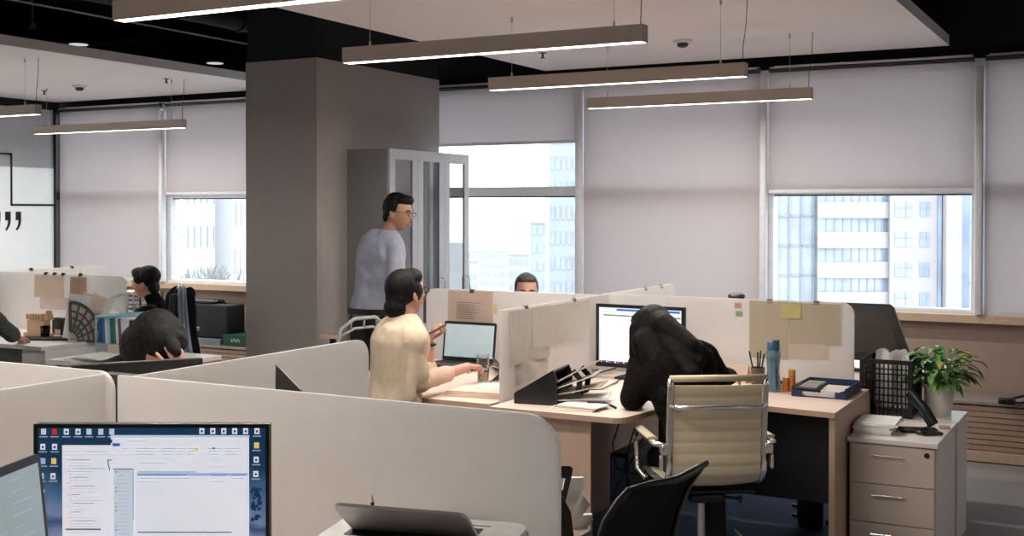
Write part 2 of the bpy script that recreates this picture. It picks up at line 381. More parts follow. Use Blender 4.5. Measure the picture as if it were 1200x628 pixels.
for x, z, r, lb in ((-6.2, 3.12, 0.10, 'black round air duct in the ceiling void before the column'), (-4.6, 3.15, 0.05, 'thin black pipe in the ceiling void beside the main ceiling panel'), (-0.6, 3.1, 0.12, 'black air duct beyond the corner of the main ceiling panel')):
    d_ = MB(); d_.cyl((x, -5.8, z), (x, 8.3, z), r, n=20)
    for yy in range(-5, 8, 2): d_.cyl((x, yy, z), (x, yy+0.04, z), r+0.012, n=20)
    tag(d_.build('air_duct', M_black_ceiling, None, True, 40), lb, 'duct')

# ------------------------------------------------------------------ outside: pale buildings, the haze mixed into their colours
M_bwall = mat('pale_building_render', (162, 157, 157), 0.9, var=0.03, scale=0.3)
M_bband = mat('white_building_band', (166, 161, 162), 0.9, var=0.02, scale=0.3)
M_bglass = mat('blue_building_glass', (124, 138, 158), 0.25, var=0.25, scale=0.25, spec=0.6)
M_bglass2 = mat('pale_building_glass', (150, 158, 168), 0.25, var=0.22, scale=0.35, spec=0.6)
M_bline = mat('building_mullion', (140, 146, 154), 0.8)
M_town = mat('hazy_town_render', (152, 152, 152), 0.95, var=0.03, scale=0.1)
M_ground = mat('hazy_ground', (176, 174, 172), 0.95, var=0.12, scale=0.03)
struct(MB().bb(-1500, 1200, 12, 1500, -45.2, -45).build('ground', M_ground))
def facade(px, D, name_rot=0.0):
    o = at(px, 248, D=D); o.z = 0
    return o
# the banded office building in the bay near the aisle
DB = 120.0; ob = facade(1030, DB)
bt = thing('office_building', 'pale office building with curved white bands and square windows, seen through the aisle side window', 'building', ob, YAW)
K = DB/F
def ux(px): return (px-1030)*K
def uz(py): return 1.62-(py-248)*K
MB().bb(ux(1043), ux(1128), 0, 16, -45, 24).build('main_block', M_bwall, bt)
MB().bb(ux(1104), ux(1122), -1.2, 0.5, -45, 24).build('stair_pier', M_bwall, bt)
st = 35.2*K
for k in range(-8, 7):
    zt = uz(245)-k*st
    if abs(zt) > 24: continue
    for (a, b, hh) in ((1049, 1068, 17), (1078, 1090, 17)):
        w_ = MB(); w_.bb(ux(a), ux(b), -0.06, 0.0, zt-hh*K/2, zt+hh*K/2); wo = w_.build('window', M_bglass2 if a < 1070 else M_bglass, bt)
        m_ = MB(); m_.bb(ux(a+0.62*(b-a)), ux(a+0.62*(b-a))+0.12, -0.1, -0.06, zt-hh*K/2, zt+hh*K/2); m_.bb(ux(a), ux(b), -0.1, -0.06, zt+0.1, zt+0.2); m_.build('window_bar', M_bline, wo)
MB().bb(ux(1098.5), ux(1102.5), -0.3, 0.2, -45, 24).build('dark_glass_strip', M_bglass, bt)
MB().bb(ux(1124), ux(1150), 1, 14, -45, 24).build('glass_wing', M_bglass2, bt)
s_ = MB()
for p_ in (1128, 1133, 1139): s_.bb(ux(p_), ux(p_)+0.15, 0.9, 1.0, -45, 24)
for k in range(-8, 7): s_.bb(ux(1124), ux(1150), 0.9, 1.0, uz(262)-k*st, uz(262)-k*st+0.2)
s_.build('glass_wing_bars', M_bline, bt)
MB().bb(ux(1128.5), ux(1139), 0.7, 0.95, -45, 24).build('blue_glass_strip', M_bglass, bt)
# curved wing: drum of bands and ribbon glazing
cc = V((ux(966)+2.6, 11.5, 0)); R_ = 11.8
def arc(r0, r1, a0, a1, z0, z1, n=18):
    pl = [(cc.x+r1*math.cos(a0+(a1-a0)*i/n), cc.y+r1*math.sin(a0+(a1-a0)*i/n)) for i in range(n+1)]
    pl += [(cc.x+r0*math.cos(a1+(a0-a1)*i/n), cc.y+r0*math.sin(a1+(a0-a1)*i/n)) for i in range(n+1)]
    return pl
aL, aR = math.radians(254), math.radians(322)
g_ = MB(); g_.prism(arc(1, R_-0.35, aL, aR, 0, 0), (0, 0, 69), (0, 0, -45)); g_.build('ribbon_glazing', M_bglass2, bt)
for k in range(-8, 7):
    zt = uz(281.5)-k*st-9*K
    b_ = MB(); b_.prism(arc(R_-1.5, R_, aL, aR, 0, 0), (0, 0, 19*K), (0, 0, zt)); b_.build('curved_band', M_bband, bt)
g_ = MB()
for j in range(1, 16):
    a = aL+(aR-aL)*j/16; c_ = cc+V((math.cos(a), math.sin(a), 0))*(R_-0.33)
    g_.bb(c_.x-0.06, c_.x+0.06, c_.y-0.06, c_.y+0.06, -45, 24)
g_.build('ribbon_mullions', M_bline, bt)
for (t0, t1) in ((0.50, 0.60), (0.74, 0.88)):
    g_ = MB(); g_.prism(arc(R_-0.6, R_-0.28, aL+(aR-aL)*t0, aL+(aR-aL)*t1, 0, 0, 4), (0, 0, 69), (0, 0, -45)); g_.build('dark_glazing', M_bglass, bt)
MB().bb(ux(900), ux(966), 1.5, 14, -45, 24).build('curtain_wall', M_bglass2, bt)
g_ = MB()
for j in range(900, 968, 14): g_.bb(ux(j), ux(j)+0.22, 1.3, 1.55, -45, 24)
for k in range(-8, 7): g_.bb(ux(900), ux(966), 1.3, 1.55, uz(254)-k*st, uz(254)-k*st+0.2)
g_.build('curtain_wall_grid', M_bline, bt)
def block(px0, px1, ytop, D, label, m, dep=18, cols=8, wname='tower_block', lean=0.0, glz=None, stp=3.2):
    """a far building: body with its rows of windows"""
    k = D/F; o = at((px0+px1)/2, 248, D=D); wd = (px1-px0)*k; zt = 1.62-(ytop-248)*k
    t = thing(wname, label, 'building', (o.x, o.y, -45), YAW)
    b = MB(); b.prism([(-wd/2, 0), (wd/2, 0), (wd/2+lean, zt+45), (-wd/2+lean, zt+45)], (0, dep, 0), (0, 0, 0), (1, 0, 0), (0, 0, 1)); b.build('facade', m, t)
    g = MB()
    for i in range(cols):
        x = -wd/2+wd*(i+0.5)/cols; q = lean*0.5
        zz = 20
        while zz < zt+45-2:
            xs = x+lean*zz/(zt+45); g.bb(xs-wd/cols*0.3, xs+wd/cols*0.3, -0.12, 0.0, zz, zz+1.7); zz += stp
    g.build('window_rows', glz or M_bglass2, t)
    g = MB(); g.bb(-wd/2-0.1+lean, wd/2+0.1+lean, -0.2, dep, zt+45, zt+45.5); g.build('parapet', M_bband, t)
    return t
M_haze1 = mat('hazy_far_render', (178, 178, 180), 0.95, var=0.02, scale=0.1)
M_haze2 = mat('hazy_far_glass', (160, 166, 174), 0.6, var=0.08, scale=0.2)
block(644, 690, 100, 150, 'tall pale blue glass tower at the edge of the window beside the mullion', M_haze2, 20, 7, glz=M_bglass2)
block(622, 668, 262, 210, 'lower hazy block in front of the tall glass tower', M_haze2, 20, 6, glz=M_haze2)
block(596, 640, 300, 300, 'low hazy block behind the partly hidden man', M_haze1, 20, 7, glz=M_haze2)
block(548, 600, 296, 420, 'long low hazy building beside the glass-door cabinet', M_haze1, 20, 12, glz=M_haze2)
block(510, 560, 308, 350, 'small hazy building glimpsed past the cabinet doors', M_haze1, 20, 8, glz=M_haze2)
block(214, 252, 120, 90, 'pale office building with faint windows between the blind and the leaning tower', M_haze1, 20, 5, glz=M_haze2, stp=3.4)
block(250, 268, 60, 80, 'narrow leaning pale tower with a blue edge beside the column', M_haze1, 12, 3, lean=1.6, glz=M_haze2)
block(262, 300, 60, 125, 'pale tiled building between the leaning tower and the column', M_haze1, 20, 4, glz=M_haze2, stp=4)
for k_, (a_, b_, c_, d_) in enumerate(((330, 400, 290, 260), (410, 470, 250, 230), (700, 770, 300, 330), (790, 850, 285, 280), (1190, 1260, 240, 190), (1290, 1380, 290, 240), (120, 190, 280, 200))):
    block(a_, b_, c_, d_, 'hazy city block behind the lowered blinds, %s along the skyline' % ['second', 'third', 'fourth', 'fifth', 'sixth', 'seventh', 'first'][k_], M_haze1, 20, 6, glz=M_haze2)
# bare tree before the far window
tt = thing('bare_tree', 'bare grey tree in front of the pale buildings in the far window', 'tree', at(232, 248, D=60)+V((0, 0, -46)), 0)
M_bark = mat('hazy_bark', (118, 116, 112), 0.9)
def grow(mb, p, d, L, r, lev):
    q = p+d*L; mb.cyl(p, q, r, r*0.65, 5, False)
    if lev == 0: return
    for _ in range(3):
        dd = (d+V((rnd.uniform(-.8, .8), rnd.uniform(-.8, .8), rnd.uniform(-.1, .5)))).normalized(); grow(mb, q, dd, L*0.72, r*0.62, lev-1)
mb = MB(); mb.cyl((0, 0, 0), (0, 0, 38), 0.4, 0.22, 8); mb.build('trunk', M_bark, tt)
mb = MB()
for a in (0, 1.5, 3, 4.5): grow(mb, V((0, 0, 36.5)), V((math.cos(a)*.5, math.sin(a)*.5, 0.8)).normalized(), 2.6, 0.12, 4)
mb.build('branches', M_bark, tt)

# ------------------------------------------------------------------ cabinet with glass doors
M_cab = mat('grey_cabinet_metal', (138, 138, 138), 0.45, var=0.02); M_cabf = mat('light_grey_door_frame', (176, 180, 188), 0.4)
M_doorglass = glass_mat('cabinet_glass', (150, 155, 160), 0.42)
ct = thing('glass_door_cabinet', 'tall grey cabinet with three glass doors standing against the column', 'cabinet', (-4.998, 6.80, 0))
cd, cw, ch = 0.363, 1.098, 2.06
c = MB(); c.bb(0, cd-0.02, 0, 0.02, 0, ch); c.bb(0, cd-0.02, cw-0.02, cw, 0, ch); c.bb(0, cd-0.02, 0.02, cw-0.02, ch-0.03, ch); c.bb(0, cd-.02, 0.02, cw-0.02, 0, 0.08); c.bb(0, 0.012, 0.02, cw-0.02, 0.08, ch-0.03)
c.bb(0.012, cd-.02, 0.36, 0.375, 0.08, ch-.03); c.bb(0.012, cd-.02, 0.725, 0.74, 0.08, ch-.03)
c.build('body', M_cab, ct)
for z in (0.45, 0.85, 1.25, 1.62):
    for y0 in (0.02, 0.375, 0.74): MB().bb(0.012, cd-.04, y0, y0+0.34, z, z+0.018).build('shelf', M_cab, ct)
for i, y0 in enumerate((0.0, 0.366, 0.732)):
    y1 = y0+0.363; d = MB(); e = 0.07
    d.bb(cd-.02, cd, y0, y0+e, 0, ch); d.bb(cd-.02, cd, y1-e, y1, 0, ch); d.bb(cd-.02, cd, y0+e, y1-e, ch-.075, ch); d.bb(cd-.02, cd, y0+e, y1-e, 0, 0.80)
    do = d.build('door', M_cabf, ct)
    MB().bb(cd-.012, cd-.008, y0+e, y1-e, 0.80, ch-.075).build('glass_panel', M_doorglass, do)
    h = MB(); h.tube([(cd, y1-0.03, 1.0), (cd+.025, y1-.03, 1.01), (cd+.025, y1-.03, 1.11), (cd, y1-.03, 1.12)], 0.005, 6); h.build('handle', M_alu, do, True)
bcols = [(96, 70, 50), (160, 130, 100), (60, 58, 60), (120, 60, 45), (190, 175, 150), (70, 80, 95)]
bi = 0; bdesc = ['brown', 'tan', 'charcoal', 'reddish', 'cream', 'slate']
for z, nm in ((0.868, 'second'), (1.268, 'third'), (1.638, 'top')):
    for y0, cnm in ((0.04, 'nearest'), (0.39, 'middle')):
        y = y0
        for k in range(6):
            th = rnd.uniform(0.032, 0.05); hh = rnd.uniform(0.24, 0.31)
            b = MB(); b.bb(0, 0.2, 0, th, 0, hh, bevel=0.003); bo = b.build('binder', mat('binder_%s' % bdesc[k], bcols[k], 0.6)); bo.location = (-4.998+0.06, 6.8+y, z)
            MB().bb(0.2, 0.201, th*.2, th*.8, hh*0.45, hh*0.8).build('spine_label', M_paper, bo)
            tag(bo, '%s binder on the %s shelf behind the %s cabinet door' % (bdesc[k], nm, cnm), 'binder', 'binders in the glass door cabinet'); y += th+0.004

# ------------------------------------------------------------------ desk screens (frosted acrylic)
M_clampm = mat('grey_screen_foot', (150, 150, 150), 0.4)
def screen_x(x0, x1, y, zt, label, corners=(0, 1, 1, 0), r=0.06, z0=0.70, m=None, group='frosted desk screens'):
    t = thing('desk_screen', label, 'desk screen', (x0, y, z0), group=group); wd = x1-x0; ht = zt-z0
    p = MB(); p.prism(rounded(wd, ht, r, 6, (0, 0, corners[2], corners[3])), (0, 0.012, 0), (0, -0.006, 0), (1, 0, 0), (0, 0, 1)); p.build('panel', m or M_screen, t)
    for xx in (0.18, wd-0.18):
        MB().bb(xx-0.03, xx+0.03, -0.02, 0.02, 0.0, 0.075, bevel=0.004).build('clamp', M_clampm, t)
    return t
def screen_y(x, y0, y1, zt, label, far=1, near=1, r=0.06, z0=0.70, group='frosted desk screens'):
    t = thing('desk_screen', label, 'desk screen', (x, y0, z0), group=group); wd = y1-y0; ht = zt-z0
    p = MB(); p.prism(rounded(wd, ht, r, 6, (0, 0, far, near)), (0.012, 0, 0), (-0.006, 0, 0), (0, 1, 0), (0, 0, 1)); p.build('panel', M_screen, t)
    for xx in (0.18, wd-0.18):
        MB().bb(-0.02, 0.02, xx-0.03, xx+0.03, 0.0, 0.075, bevel=0.004).build('clamp', M_clampm, t)
    return t
screen_x(-2.262, -1.032, 2.12, 1.208, 'large frosted desk screen with rounded corner behind the front monitor', (0, 0, 1, 0), 0.075)
screen_x(-3.75, -2.378, 2.21, 1.197, 'frosted desk screen running off the frame behind the empty front corner', (0, 0, 1, 0), 0.05)
screen_y(-2.405, 1.0, 2.20, 1.192, 'frosted desk screen end-on beside the front monitor', 0, 0, 0.06)
screen_y(-2.278, 2.135, 3.21, 1.197, 'frosted desk screen pointing away towards the woman in cream with rounded end', 1, 0, 0.06)
pst = MB(); pst.bb(-2.52, -2.40, 2.29, 2.33, 0.0, 1.175); tag(pst.build('screen_post', M_blackmetal), 'black post in the gap where four front screens meet', 'post')
screen_x(-2.645, -1.272, 5.97, 1.165, 'frosted desk screen with hanging papers behind the large monitor', (0, 0, 1, 0))
screen_x(-3.80, -2.665, 5.97, 1.158, 'frosted desk screen behind the laptop with the pinned brown sheet', (0, 0, 0, 1))
screen_y(-2.61, 4.73, 5.95, 1.165, 'frosted divider with taped sheets between the two women', 0, 0)
screen_y(-2.6525, 5.995, 7.12, 1.16, 'frosted divider rising behind the large monitor, with clips on top', 1, 0, 0.06)
screen_x(-8.3, -6.30, 5.97, 1.16, 'frosted screen behind the desk with the wooden block calendar', (0, 0, 1, 0))
screen_y(-7.74, 5.99, 7.10, 1.16, 'frosted divider with rounded end before the quotation mark wall', 1, 0, 0.05)

# ------------------------------------------------------------------ desks
def slab(mb, poly, z, t=0.025): mb.prism(poly, (0, 0, t), (0, 0, z-t)); return mb
def desk(poly, label, panels, modesty=None, z=0.74, loc=(0, 0, 0), top=None):
    t = thing('desk', label, 'desk', loc)
    slab(MB(), poly, z).build('desktop', top or M_desk, t)
    e = MB(); n = len(poly)
    for i in range(n):
        a = V((*poly[i], 0)); b = V((*poly[(i+1) % n], 0)); dd = (b-a); nrm = V((dd.y, -dd.x, 0)).normalized()*0.0015
        e.quad(a+nrm+V((0, 0, z-0.0245)), b+nrm+V((0, 0, z-0.0245)), b+nrm+V((0, 0, z-0.0005)), a+nrm+V((0, 0, z-0.0005)))
    e.build('edge_band', top or M_deskedge, t)
    for (x0, x1, y0, y1) in panels: MB().bb(x0, x1, y0, y1, 0.0, z-0.025).build('side_panel', top or M_deskside, t)
    if modesty: MB().bb(*modesty).build('modesty_panel', M_darkplastic, t)
    return t
def curve(p0, p1, p2, n=8):
    return [tuple((1-s)**2*a+2*s*(1-s)*b+s*s*c for a, b, c in zip(p0, p1, p2)) for s in [i/n for i in range(n+1)]]
# L desk of the woman in black
poly = [(-2.595, 4.60), (-2.02, 4.60)] + curve((-1.99, 4.60), (-1.95, 4.61), (-1.94, 4.66), 4) + curve((-1.92, 4.82), (-1.86, 5.24), (-1.50, 5.22), 8) + [(-1.185, 5.18), (-1.195, 5.955), (-2.595, 5.955)]
d1 = desk(poly, 'L-shaped pale wood desk under the large monitor and blue tray', [(-1.215, -1.19, 5.20, 5.95), (-2.59, -2.57, 4.64, 5.9)], (-2.1, -1.215, 5.42, 5.44, 0.28, 0.715))
MB().bb(-2.58, -2.12, 4.66, 4.68, 0.0, 0.715).build('side_panel', M_deskside, d1)
poly = [(-3.75, 5.1), (-3.45, 4.66), (-2.625, 4.66), (-2.625, 5.955), (-3.75, 5.955)]
desk(poly, 'pale wood desk where the woman in cream sits', [(-2.65, -2.63, 4.72, 5.9), (-3.73, -3.71, 5.2, 5.9)], (-3.7, -2.66, 5.5, 5.52, 0.28, 0.715))
desk([(-3.75, 5.985), (-2.67, 5.985), (-2.67, 7.0), (-3.75, 7.0)], 'pale wood desk of the man whose forehead shows over the screen', [(-3.73, -3.71, 6.0, 6.95), (-2.70, -2.68, 6.0, 7.0)])
desk([(-2.635, 5.985), (-1.27, 5.985), (-1.27, 6.39), (-0.98, 6.39), (-0.98, 7.1), (-2.635, 7.1)], 'pale wood desk carrying the black display behind the basket', [(-1.30, -1.28, 6.0, 6.35), (-1.01, -0.99, 6.46, 7.0)])
desk([(-3.75, 2.335), (-2.30, 2.335), (-2.30, 3.0), (-3.75, 3.0)], 'desk of the person bent over behind the front screens', [(-3.74, -3.72, 2.3, 2.95)])
desk([(-2.255, 2.15), (-1.34, 2.15), (-1.34, 2.95), (-2.255, 2.95)], 'desk hidden behind the large front screen, holding the magazine rack', [(-1.37, -1.35, 2.2, 2.9)])
desk([(-2.29, 1.05), (-0.75, 1.05), (-0.75, 2.09), (-2.29, 2.09)], 'front desk under the monitor and printer', [(-0.78, -0.76, 1.1, 2.05)])
desk([(-3.9, 1.1), (-2.34, 1.1), (-2.34, 2.19), (-3.9, 2.19)], 'front desk beyond the end-on screen, outside the view', [(-3.88, -3.86, 1.15, 2.1)])
desk([(-8.3, 5.22), (-6.27, 5.22), (-6.27, 5.955), (-8.3, 5.955)], 'pale desk with calendar and keyboard beside the fan-patterned file holder', [(-6.50, -6.28, 5.26, 5.9)], (-8.2, -6.52, 5.30, 5.32, 0.1, 0.715), top=mat('white_laminate', (226, 222, 220), 0.4))
desk([(-5.72, 4.80), (-4.95, 4.80), (-4.95, 5.45), (-5.72, 5.45)], 'small table under the blue and green hanging folders', [(-5.70, -5.68, 4.84, 5.4), (-4.99, -4.97, 4.84, 5.4)], top=_mats['white_laminate'])
desk([(-8.3, 5.985), (-6.3, 5.985), (-6.3, 6.7), (-8.3, 6.7)], 'desk of the seated man in black beyond the screen', [(-8.28, -8.26, 6.0, 6.6), (-6.33, -6.31, 6.0, 6.6)])

# ------------------------------------------------------------------ drawer units
M_ped = mat('cream_drawer_front', (208, 192, 178), 0.45, var=0.02); M_pedtop = mat('white_ash_laminate', (232, 224, 220), 0.4, var=0.04, scale=8, stretch=(1, 7, 7))
pt = thing('drawer_pedestal', 'pale wooden drawer unit with a lock, under the basket, papers and plant', 'drawer unit', (-1.178, 5.42, 0))
MB().bb(0.003, 0.379, 0.012, 0.60, 0.05, 0.578).build('carcass', M_pedtop, pt)
MB().bb(-0.004, 0.388, -0.012, 0.602, 0.578, 0.60, bevel=0.002).build('top', M_pedtop, pt)
for i, (z0, z1) in enumerate(((0.398, 0.572), (0.222, 0.394), (0.055, 0.218))):
    d = MB().bb(0.010, 0.373, -0.006, 0.012, z0, z1, bevel=0.0015).build('drawer', M_ped, pt)
    h = MB(); hz = z1-0.045; h.cyl((0.105, -0.026, hz), (0.242, -0.026, hz), 0.0045, n=8); h.cyl((0.11, -0.006, hz), (0.11, -0.026, hz), 0.004, n=8); h.cyl((0.237, -0.006, hz), (0.237, -0.026, hz), 0.004, n=8); h.build('handle', M_chrome, d, True, 40)
    if i == 0:
        MB().cyl((0.342, -0.009, z1-0.028), (0.342, -0.006, z1-0.028), 0.012, n=16).build('lock', M_blackmetal, d)
for x in (0.05, 0.33):
    for y in (0.06, 0.55): MB().cyl((x-0.012, y, 0.025), (x+0.012, y, 0.025), 0.025, n=16).build('caster', M_blackplastic, pt)
pt2 = thing('side_cabinet', 'white laminate side cabinet adjoining the back of the drawer unit', 'cabinet', (-1.25, 6.03, 0))
MB().bb(0.0, 0.46, 0.0, 0.33, 0.0, 0.580).build('carcass', M_pedtop, pt2); MB().bb(-0.002, 0.465, -0.004, 0.335, 0.580, 0.602, bevel=0.002).build('top', M_pedtop, pt2)

# ------------------------------------------------------------------ computers
M_scr_off = mat('dark_display', (24, 26, 27), 0.15, var=0.1)
M_ui_white = mat('display_white', (236, 240, 250), 0.4, emit=0.62, var=0.0)
M_ui_pale = mat('display_pale_blue', (206, 218, 232), 0.4, emit=0.62, var=0.0)
M_ui_grey = mat('display_grey_text', (120, 124, 135), 0.4, emit=0.55, var=0.0)
M_ui_soft = mat('display_soft_text', (178, 182, 196), 0.4, emit=0.55, var=0.0)
M_ui_blue = mat('display_blue', (40, 96, 165), 0.4, emit=0.55, var=0.0)
M_ui_navy = mat('display_navy', (20, 55, 95), 0.4, emit=0.55, var=0.0)
M_ui_sel = mat('display_selection_blue', (170, 190, 232), 0.4, emit=0.6, var=0.0)
M_ui_org = mat('display_orange', (232, 150, 70), 0.4, emit=0.55, var=0.0)
M_ui_yel = mat('display_yellow', (240, 210, 120), 0.4, emit=0.6, var=0.0)
M_ui_red = mat('display_red', (196, 60, 50), 0.4, emit=0.5, var=0.0)
M_ui_green = mat('display_green', (90, 165, 95), 0.4, emit=0.55, var=0.0)
M_ui_teal = mat('laptop_document', (168, 186, 190), 0.35, emit=0.42, var=0.03)
class UI:
    """flat picture elements of one display, layered by material"""
    def __init__(s, W_, H_, parent): s.W, s.H, s.p, s.L, s.k = W_, H_, parent, {}, 0
    def r(s, m, x0, y0, x1, y1, d):      # fractions, y down; d = layer
        s.L.setdefault((d, m.name), []).append((x0, y0, x1, y1))
    def flush(s, name='picture'):
        for (d, mn), rs in sorted(s.L.items()):
            mb = MB(); y = -0.0006*(d+1)
            for x0, y0, x1, y1 in rs:
                X0_, X1_, Z0_, Z1_ = x0*s.W, x1*s.W, s.H*(1-y1), s.H*(1-y0)
                mb.quad((X0_, y, Z0_), (X1_, y, Z0_), (X1_, y, Z1_), (X0_, y, Z1_))
            mb.build(name_for(mn), _mats[mn], s.p)
def name_for(mn): return {'display_white': 'document_window', 'display_pale_blue': 'window_panel'}.get(mn, mn.replace('display_', '').replace('_text', '')+'_lettering')
def monitor(name, label, loc, rz, W_, H_, bez=0.012, m_scr=None, stand=True, zbase=0.74, tilt=0.0, curved=False):
    """origin: lower corner of the display as seen from its front"""
    t = thing(name, label, 'monitor', loc, rot=(tilt, 0, rz))
    b = MB(); b.bb(-bez, W_+bez, 0.0, 0.022, -bez*1.3, H_+bez, bevel=0.004); b.build('casing', M_blackplastic, t, True, 40)
    bz = MB(); bz.bb(-bez, 0, -0.004, 0, -bez*1.3, H_+bez); bz.bb(W_, W_+bez, -0.004, 0, -bez*1.3, H_+bez); bz.bb(0, W_, -0.004, 0, H_, H_+bez); bz.bb(0, W_, -0.004, 0, -bez*1.3, 0)
    bz.build('bezel', M_blackplastic, t)
    sc_ = MB(); sc_.quad((0, -0.0005, 0), (W_, -0.0005, 0), (W_, -0.0005, H_), (0, -0.0005, H_)); sc_o = sc_.build('screen', m_scr or M_scr_off, t)
    if stand:
        h = loc[2]-zbase
        s_ = MB(); s_.bb(W_/2-0.03, W_/2+0.03, 0.022, 0.045, -h+0.012, H_*0.4, bevel=0.005); s_.build('stand_neck', M_blackplastic, t)
        s_ = MB(); s_.bb(W_/2-0.12, W_/2+0.12, -0.06, 0.12, -h, -h+0.012, bevel=0.005); s_.build('stand_foot', M_blackplastic, t)
    return t, sc_o
# desktop picture material: blue winter desktop photo
def wallpaper():
    m = bpy.data.materials.new('winter_desktop_picture'); m.use_nodes = True; n = m.node_tree; L = n.links; b = n.nodes['Principled BSDF']
    co = n.nodes.new('ShaderNodeTexCoord'); sp = n.nodes.new('ShaderNodeSeparateXYZ'); L.new(co.outputs['Generated'], sp.inputs[0])
    ns = n.nodes.new('ShaderNodeTexNoise'); ns.inputs['Scale'].default_value = 7; ns.inputs['Detail'].default_value = 6; L.new(co.outputs['Object'], ns.inputs[0])
    ad = n.nodes.new('ShaderNodeMath'); ad.operation = 'MULTIPLY_ADD'; ad.inputs[1].default_value = 0.5; L.new(ns.outputs[0], ad.inputs[0]); L.new(sp.outputs['Z'], ad.inputs[2])
    r = n.nodes.new('ShaderNodeValToRGB'); L.new(ad.outputs[0], r.inputs[0]); els = r.color_ramp.elements
    els[0].position = 0.25; els[0].color = (*lin((196, 206, 226)), 1); els[1].position = 1.3/1.4; els[1].color = (*lin((22, 60, 96)), 1)
    for p, c in ((0.42, (130, 148, 186)), (0.55, (58, 84, 128)), (0.62, (120, 140, 180)), (0.76, (70, 110, 150))):
        e = els.new(p); e.color = (*lin(c), 1)
    L.new(r.outputs[0], b.inputs['Base Color']); L.new(r.outputs[0], b.inputs['Emission Color']); b.inputs['Emission Strength'].default_value = 0.5
    b.inputs['Roughness'].default_value = 0.3
    return m
# ---- front monitor
DM = 2.36
p0 = at(38.5, 640, D=DM); pa = at(40, 492, D=DM); pb = at(316, 490, D=DM)
Wm = (pb-pa).length; Hm = Wm*9/16*1.02; rzm = math.atan2((pb-pa).y, (pb-pa).x)
bzl = 0.0075
base = pa - V((0, 0, Hm)); base = V((base.x, base.y, pa.z-Hm)) + (pb-pa).normalized()*bzl - V((0, 0, bzl))
mt, ms = monitor('computer_monitor', 'black-framed monitor in front showing open file windows over a blue desktop', base, rzm, Wm-2*bzl, Hm-bzl, bzl, wallpaper())
ui = UI(Wm-2*bzl, Hm-bzl, ms); X = lambda px: (px-43.0)/(314-43.0); Yv = lambda py: (py-494.0)/((Hm-bzl)/(Wm-2*bzl)*(314-43.0))
def R(m, x0, y0, x1, y1, d): ui.r(m, X(x0), Yv(y0), X(x1), Yv(y1), d)
R(M_ui_white, 72, 515, 130, 626, 1); R(M_ui_white, 130, 503, 294, 640, 2); R(M_ui_pale, 130, 503, 294, 506, 3)
R(M_ui_pale, 133, 543, 157, 640, 3); R(M_ui_soft, 156, 543, 157.5, 603, 4); R(M_ui_grey, 133, 542.5, 157, 544, 4)
R(M_ui_blue, 132, 512.5, 141, 516, 4); R(M_ui_navy, 127.5, 508, 132, 512, 4)
R(M_ui_sel, 161, 547.5, 293, 551.5, 3)
for k, (a, b, y) in enumerate(((162, 232, 546), (162, 220, 549.5), (162, 226, 553.5), (162, 185, 557.5), (250, 268, 549.5), (274, 290, 549.5), (250, 264, 546), (274, 289, 553.5), (250, 264, 557.5), (165, 195, 535.5), (251, 265, 540), (150, 173, 509.5))): R(M_ui_grey if k in (0, 1, 4, 5) else M_ui_soft, a, y, b, y+0.9, 5)
for i, (a, b) in enumerate(((144, 150), (160, 185), (190, 207), (210, 219), (222, 233), (246, 262), (266, 284))):
    for j in range(3): R(M_ui_soft, a, 518+j*3.4, b-(j*2), 519+j*3.4, 5)
for a in (131, 150, 157): R(M_ui_soft, a, 526, a+4, 526.8, 5)
R(M_ui_yel, 230, 517.5, 234, 521.5, 6); R(M_ui_grey, 251, 517, 254, 519.5, 6)
R(M_ui_grey, 162, 617.5, 274, 619, 5); R(M_ui_pale, 130, 627, 294, 640, 4)
for k in range(18): R(M_ui_soft, 139, 546+k*4.6, 139+rnd.uniform(8, 14), 546.9+k*4.6, 5); R([M_ui_blue, M_ui_sel, M_ui_yel, M_ui_org, M_ui_grey][k % 5], 136, 545.8+k*4.6, 137.6, 547.4+k*4.6, 6)
for k in range(26):
    y = 532+k*3.45; a = 79+(2.5 if k % 4 else 0); R(M_ui_soft if k % 3 else M_ui_grey, a+3, y, a+3+rnd.uniform(10, 38), y+0.8, 3); R(M_ui_org if k % 2 else M_ui_red, a, y-0.2, a+1.2, y+1.0, 3)
R(M_ui_grey, 76, 614, 118, 616.2, 4); R(M_ui_soft, 74, 526, 128, 526.7, 3); R(M_ui_soft, 76, 522, 92, 523, 3); R(M_ui_soft, 100, 522, 126, 523, 3)
# blue pen-nib emblem between the windows
for a, y in ((126, 533), (126.6, 536), (127.4, 539), (128.2, 542)): R(M_ui_navy, a, y, a+1.1, y+3.2, 4)
R(M_ui_navy, 126, 532, 131, 533, 4)
for a, y, m in ((50, 499, M_ui_pale), (63, 499, M_ui_red), (77, 499, M_ui_white), (91, 499, M_ui_white), (104, 499, M_ui_pale), (118, 499, M_ui_pale), (131, 499, M_ui_pale), (49, 517, M_ui_white), (63, 517, M_ui_white), (49, 534, M_ui_sel), (62, 534, M_ui_yel), (47, 552, M_ui_pale), (61, 552, M_ui_white), (45, 586, M_ui_yel), (45, 605, M_ui_sel), (45, 621, M_ui_white),
                (238, 498, M_ui_white), (251, 498, M_ui_white), (264, 498, M_ui_white), (277, 498, M_ui_white), (290, 498, M_ui_white), (303.5, 498, M_ui_white), (303, 515, M_ui_yel), (302.5, 532, M_ui_white), (302, 549, M_ui_white)):
    R(m, a-3, y-3.5, a+3, y+3.5, 1); R(M_ui_soft, a-5, y+5.5, a+5, y+6.7, 1)
    if m is M_ui_white: R(M_ui_navy, a-1.2, y-1, a+1.4, y+1.6, 2)
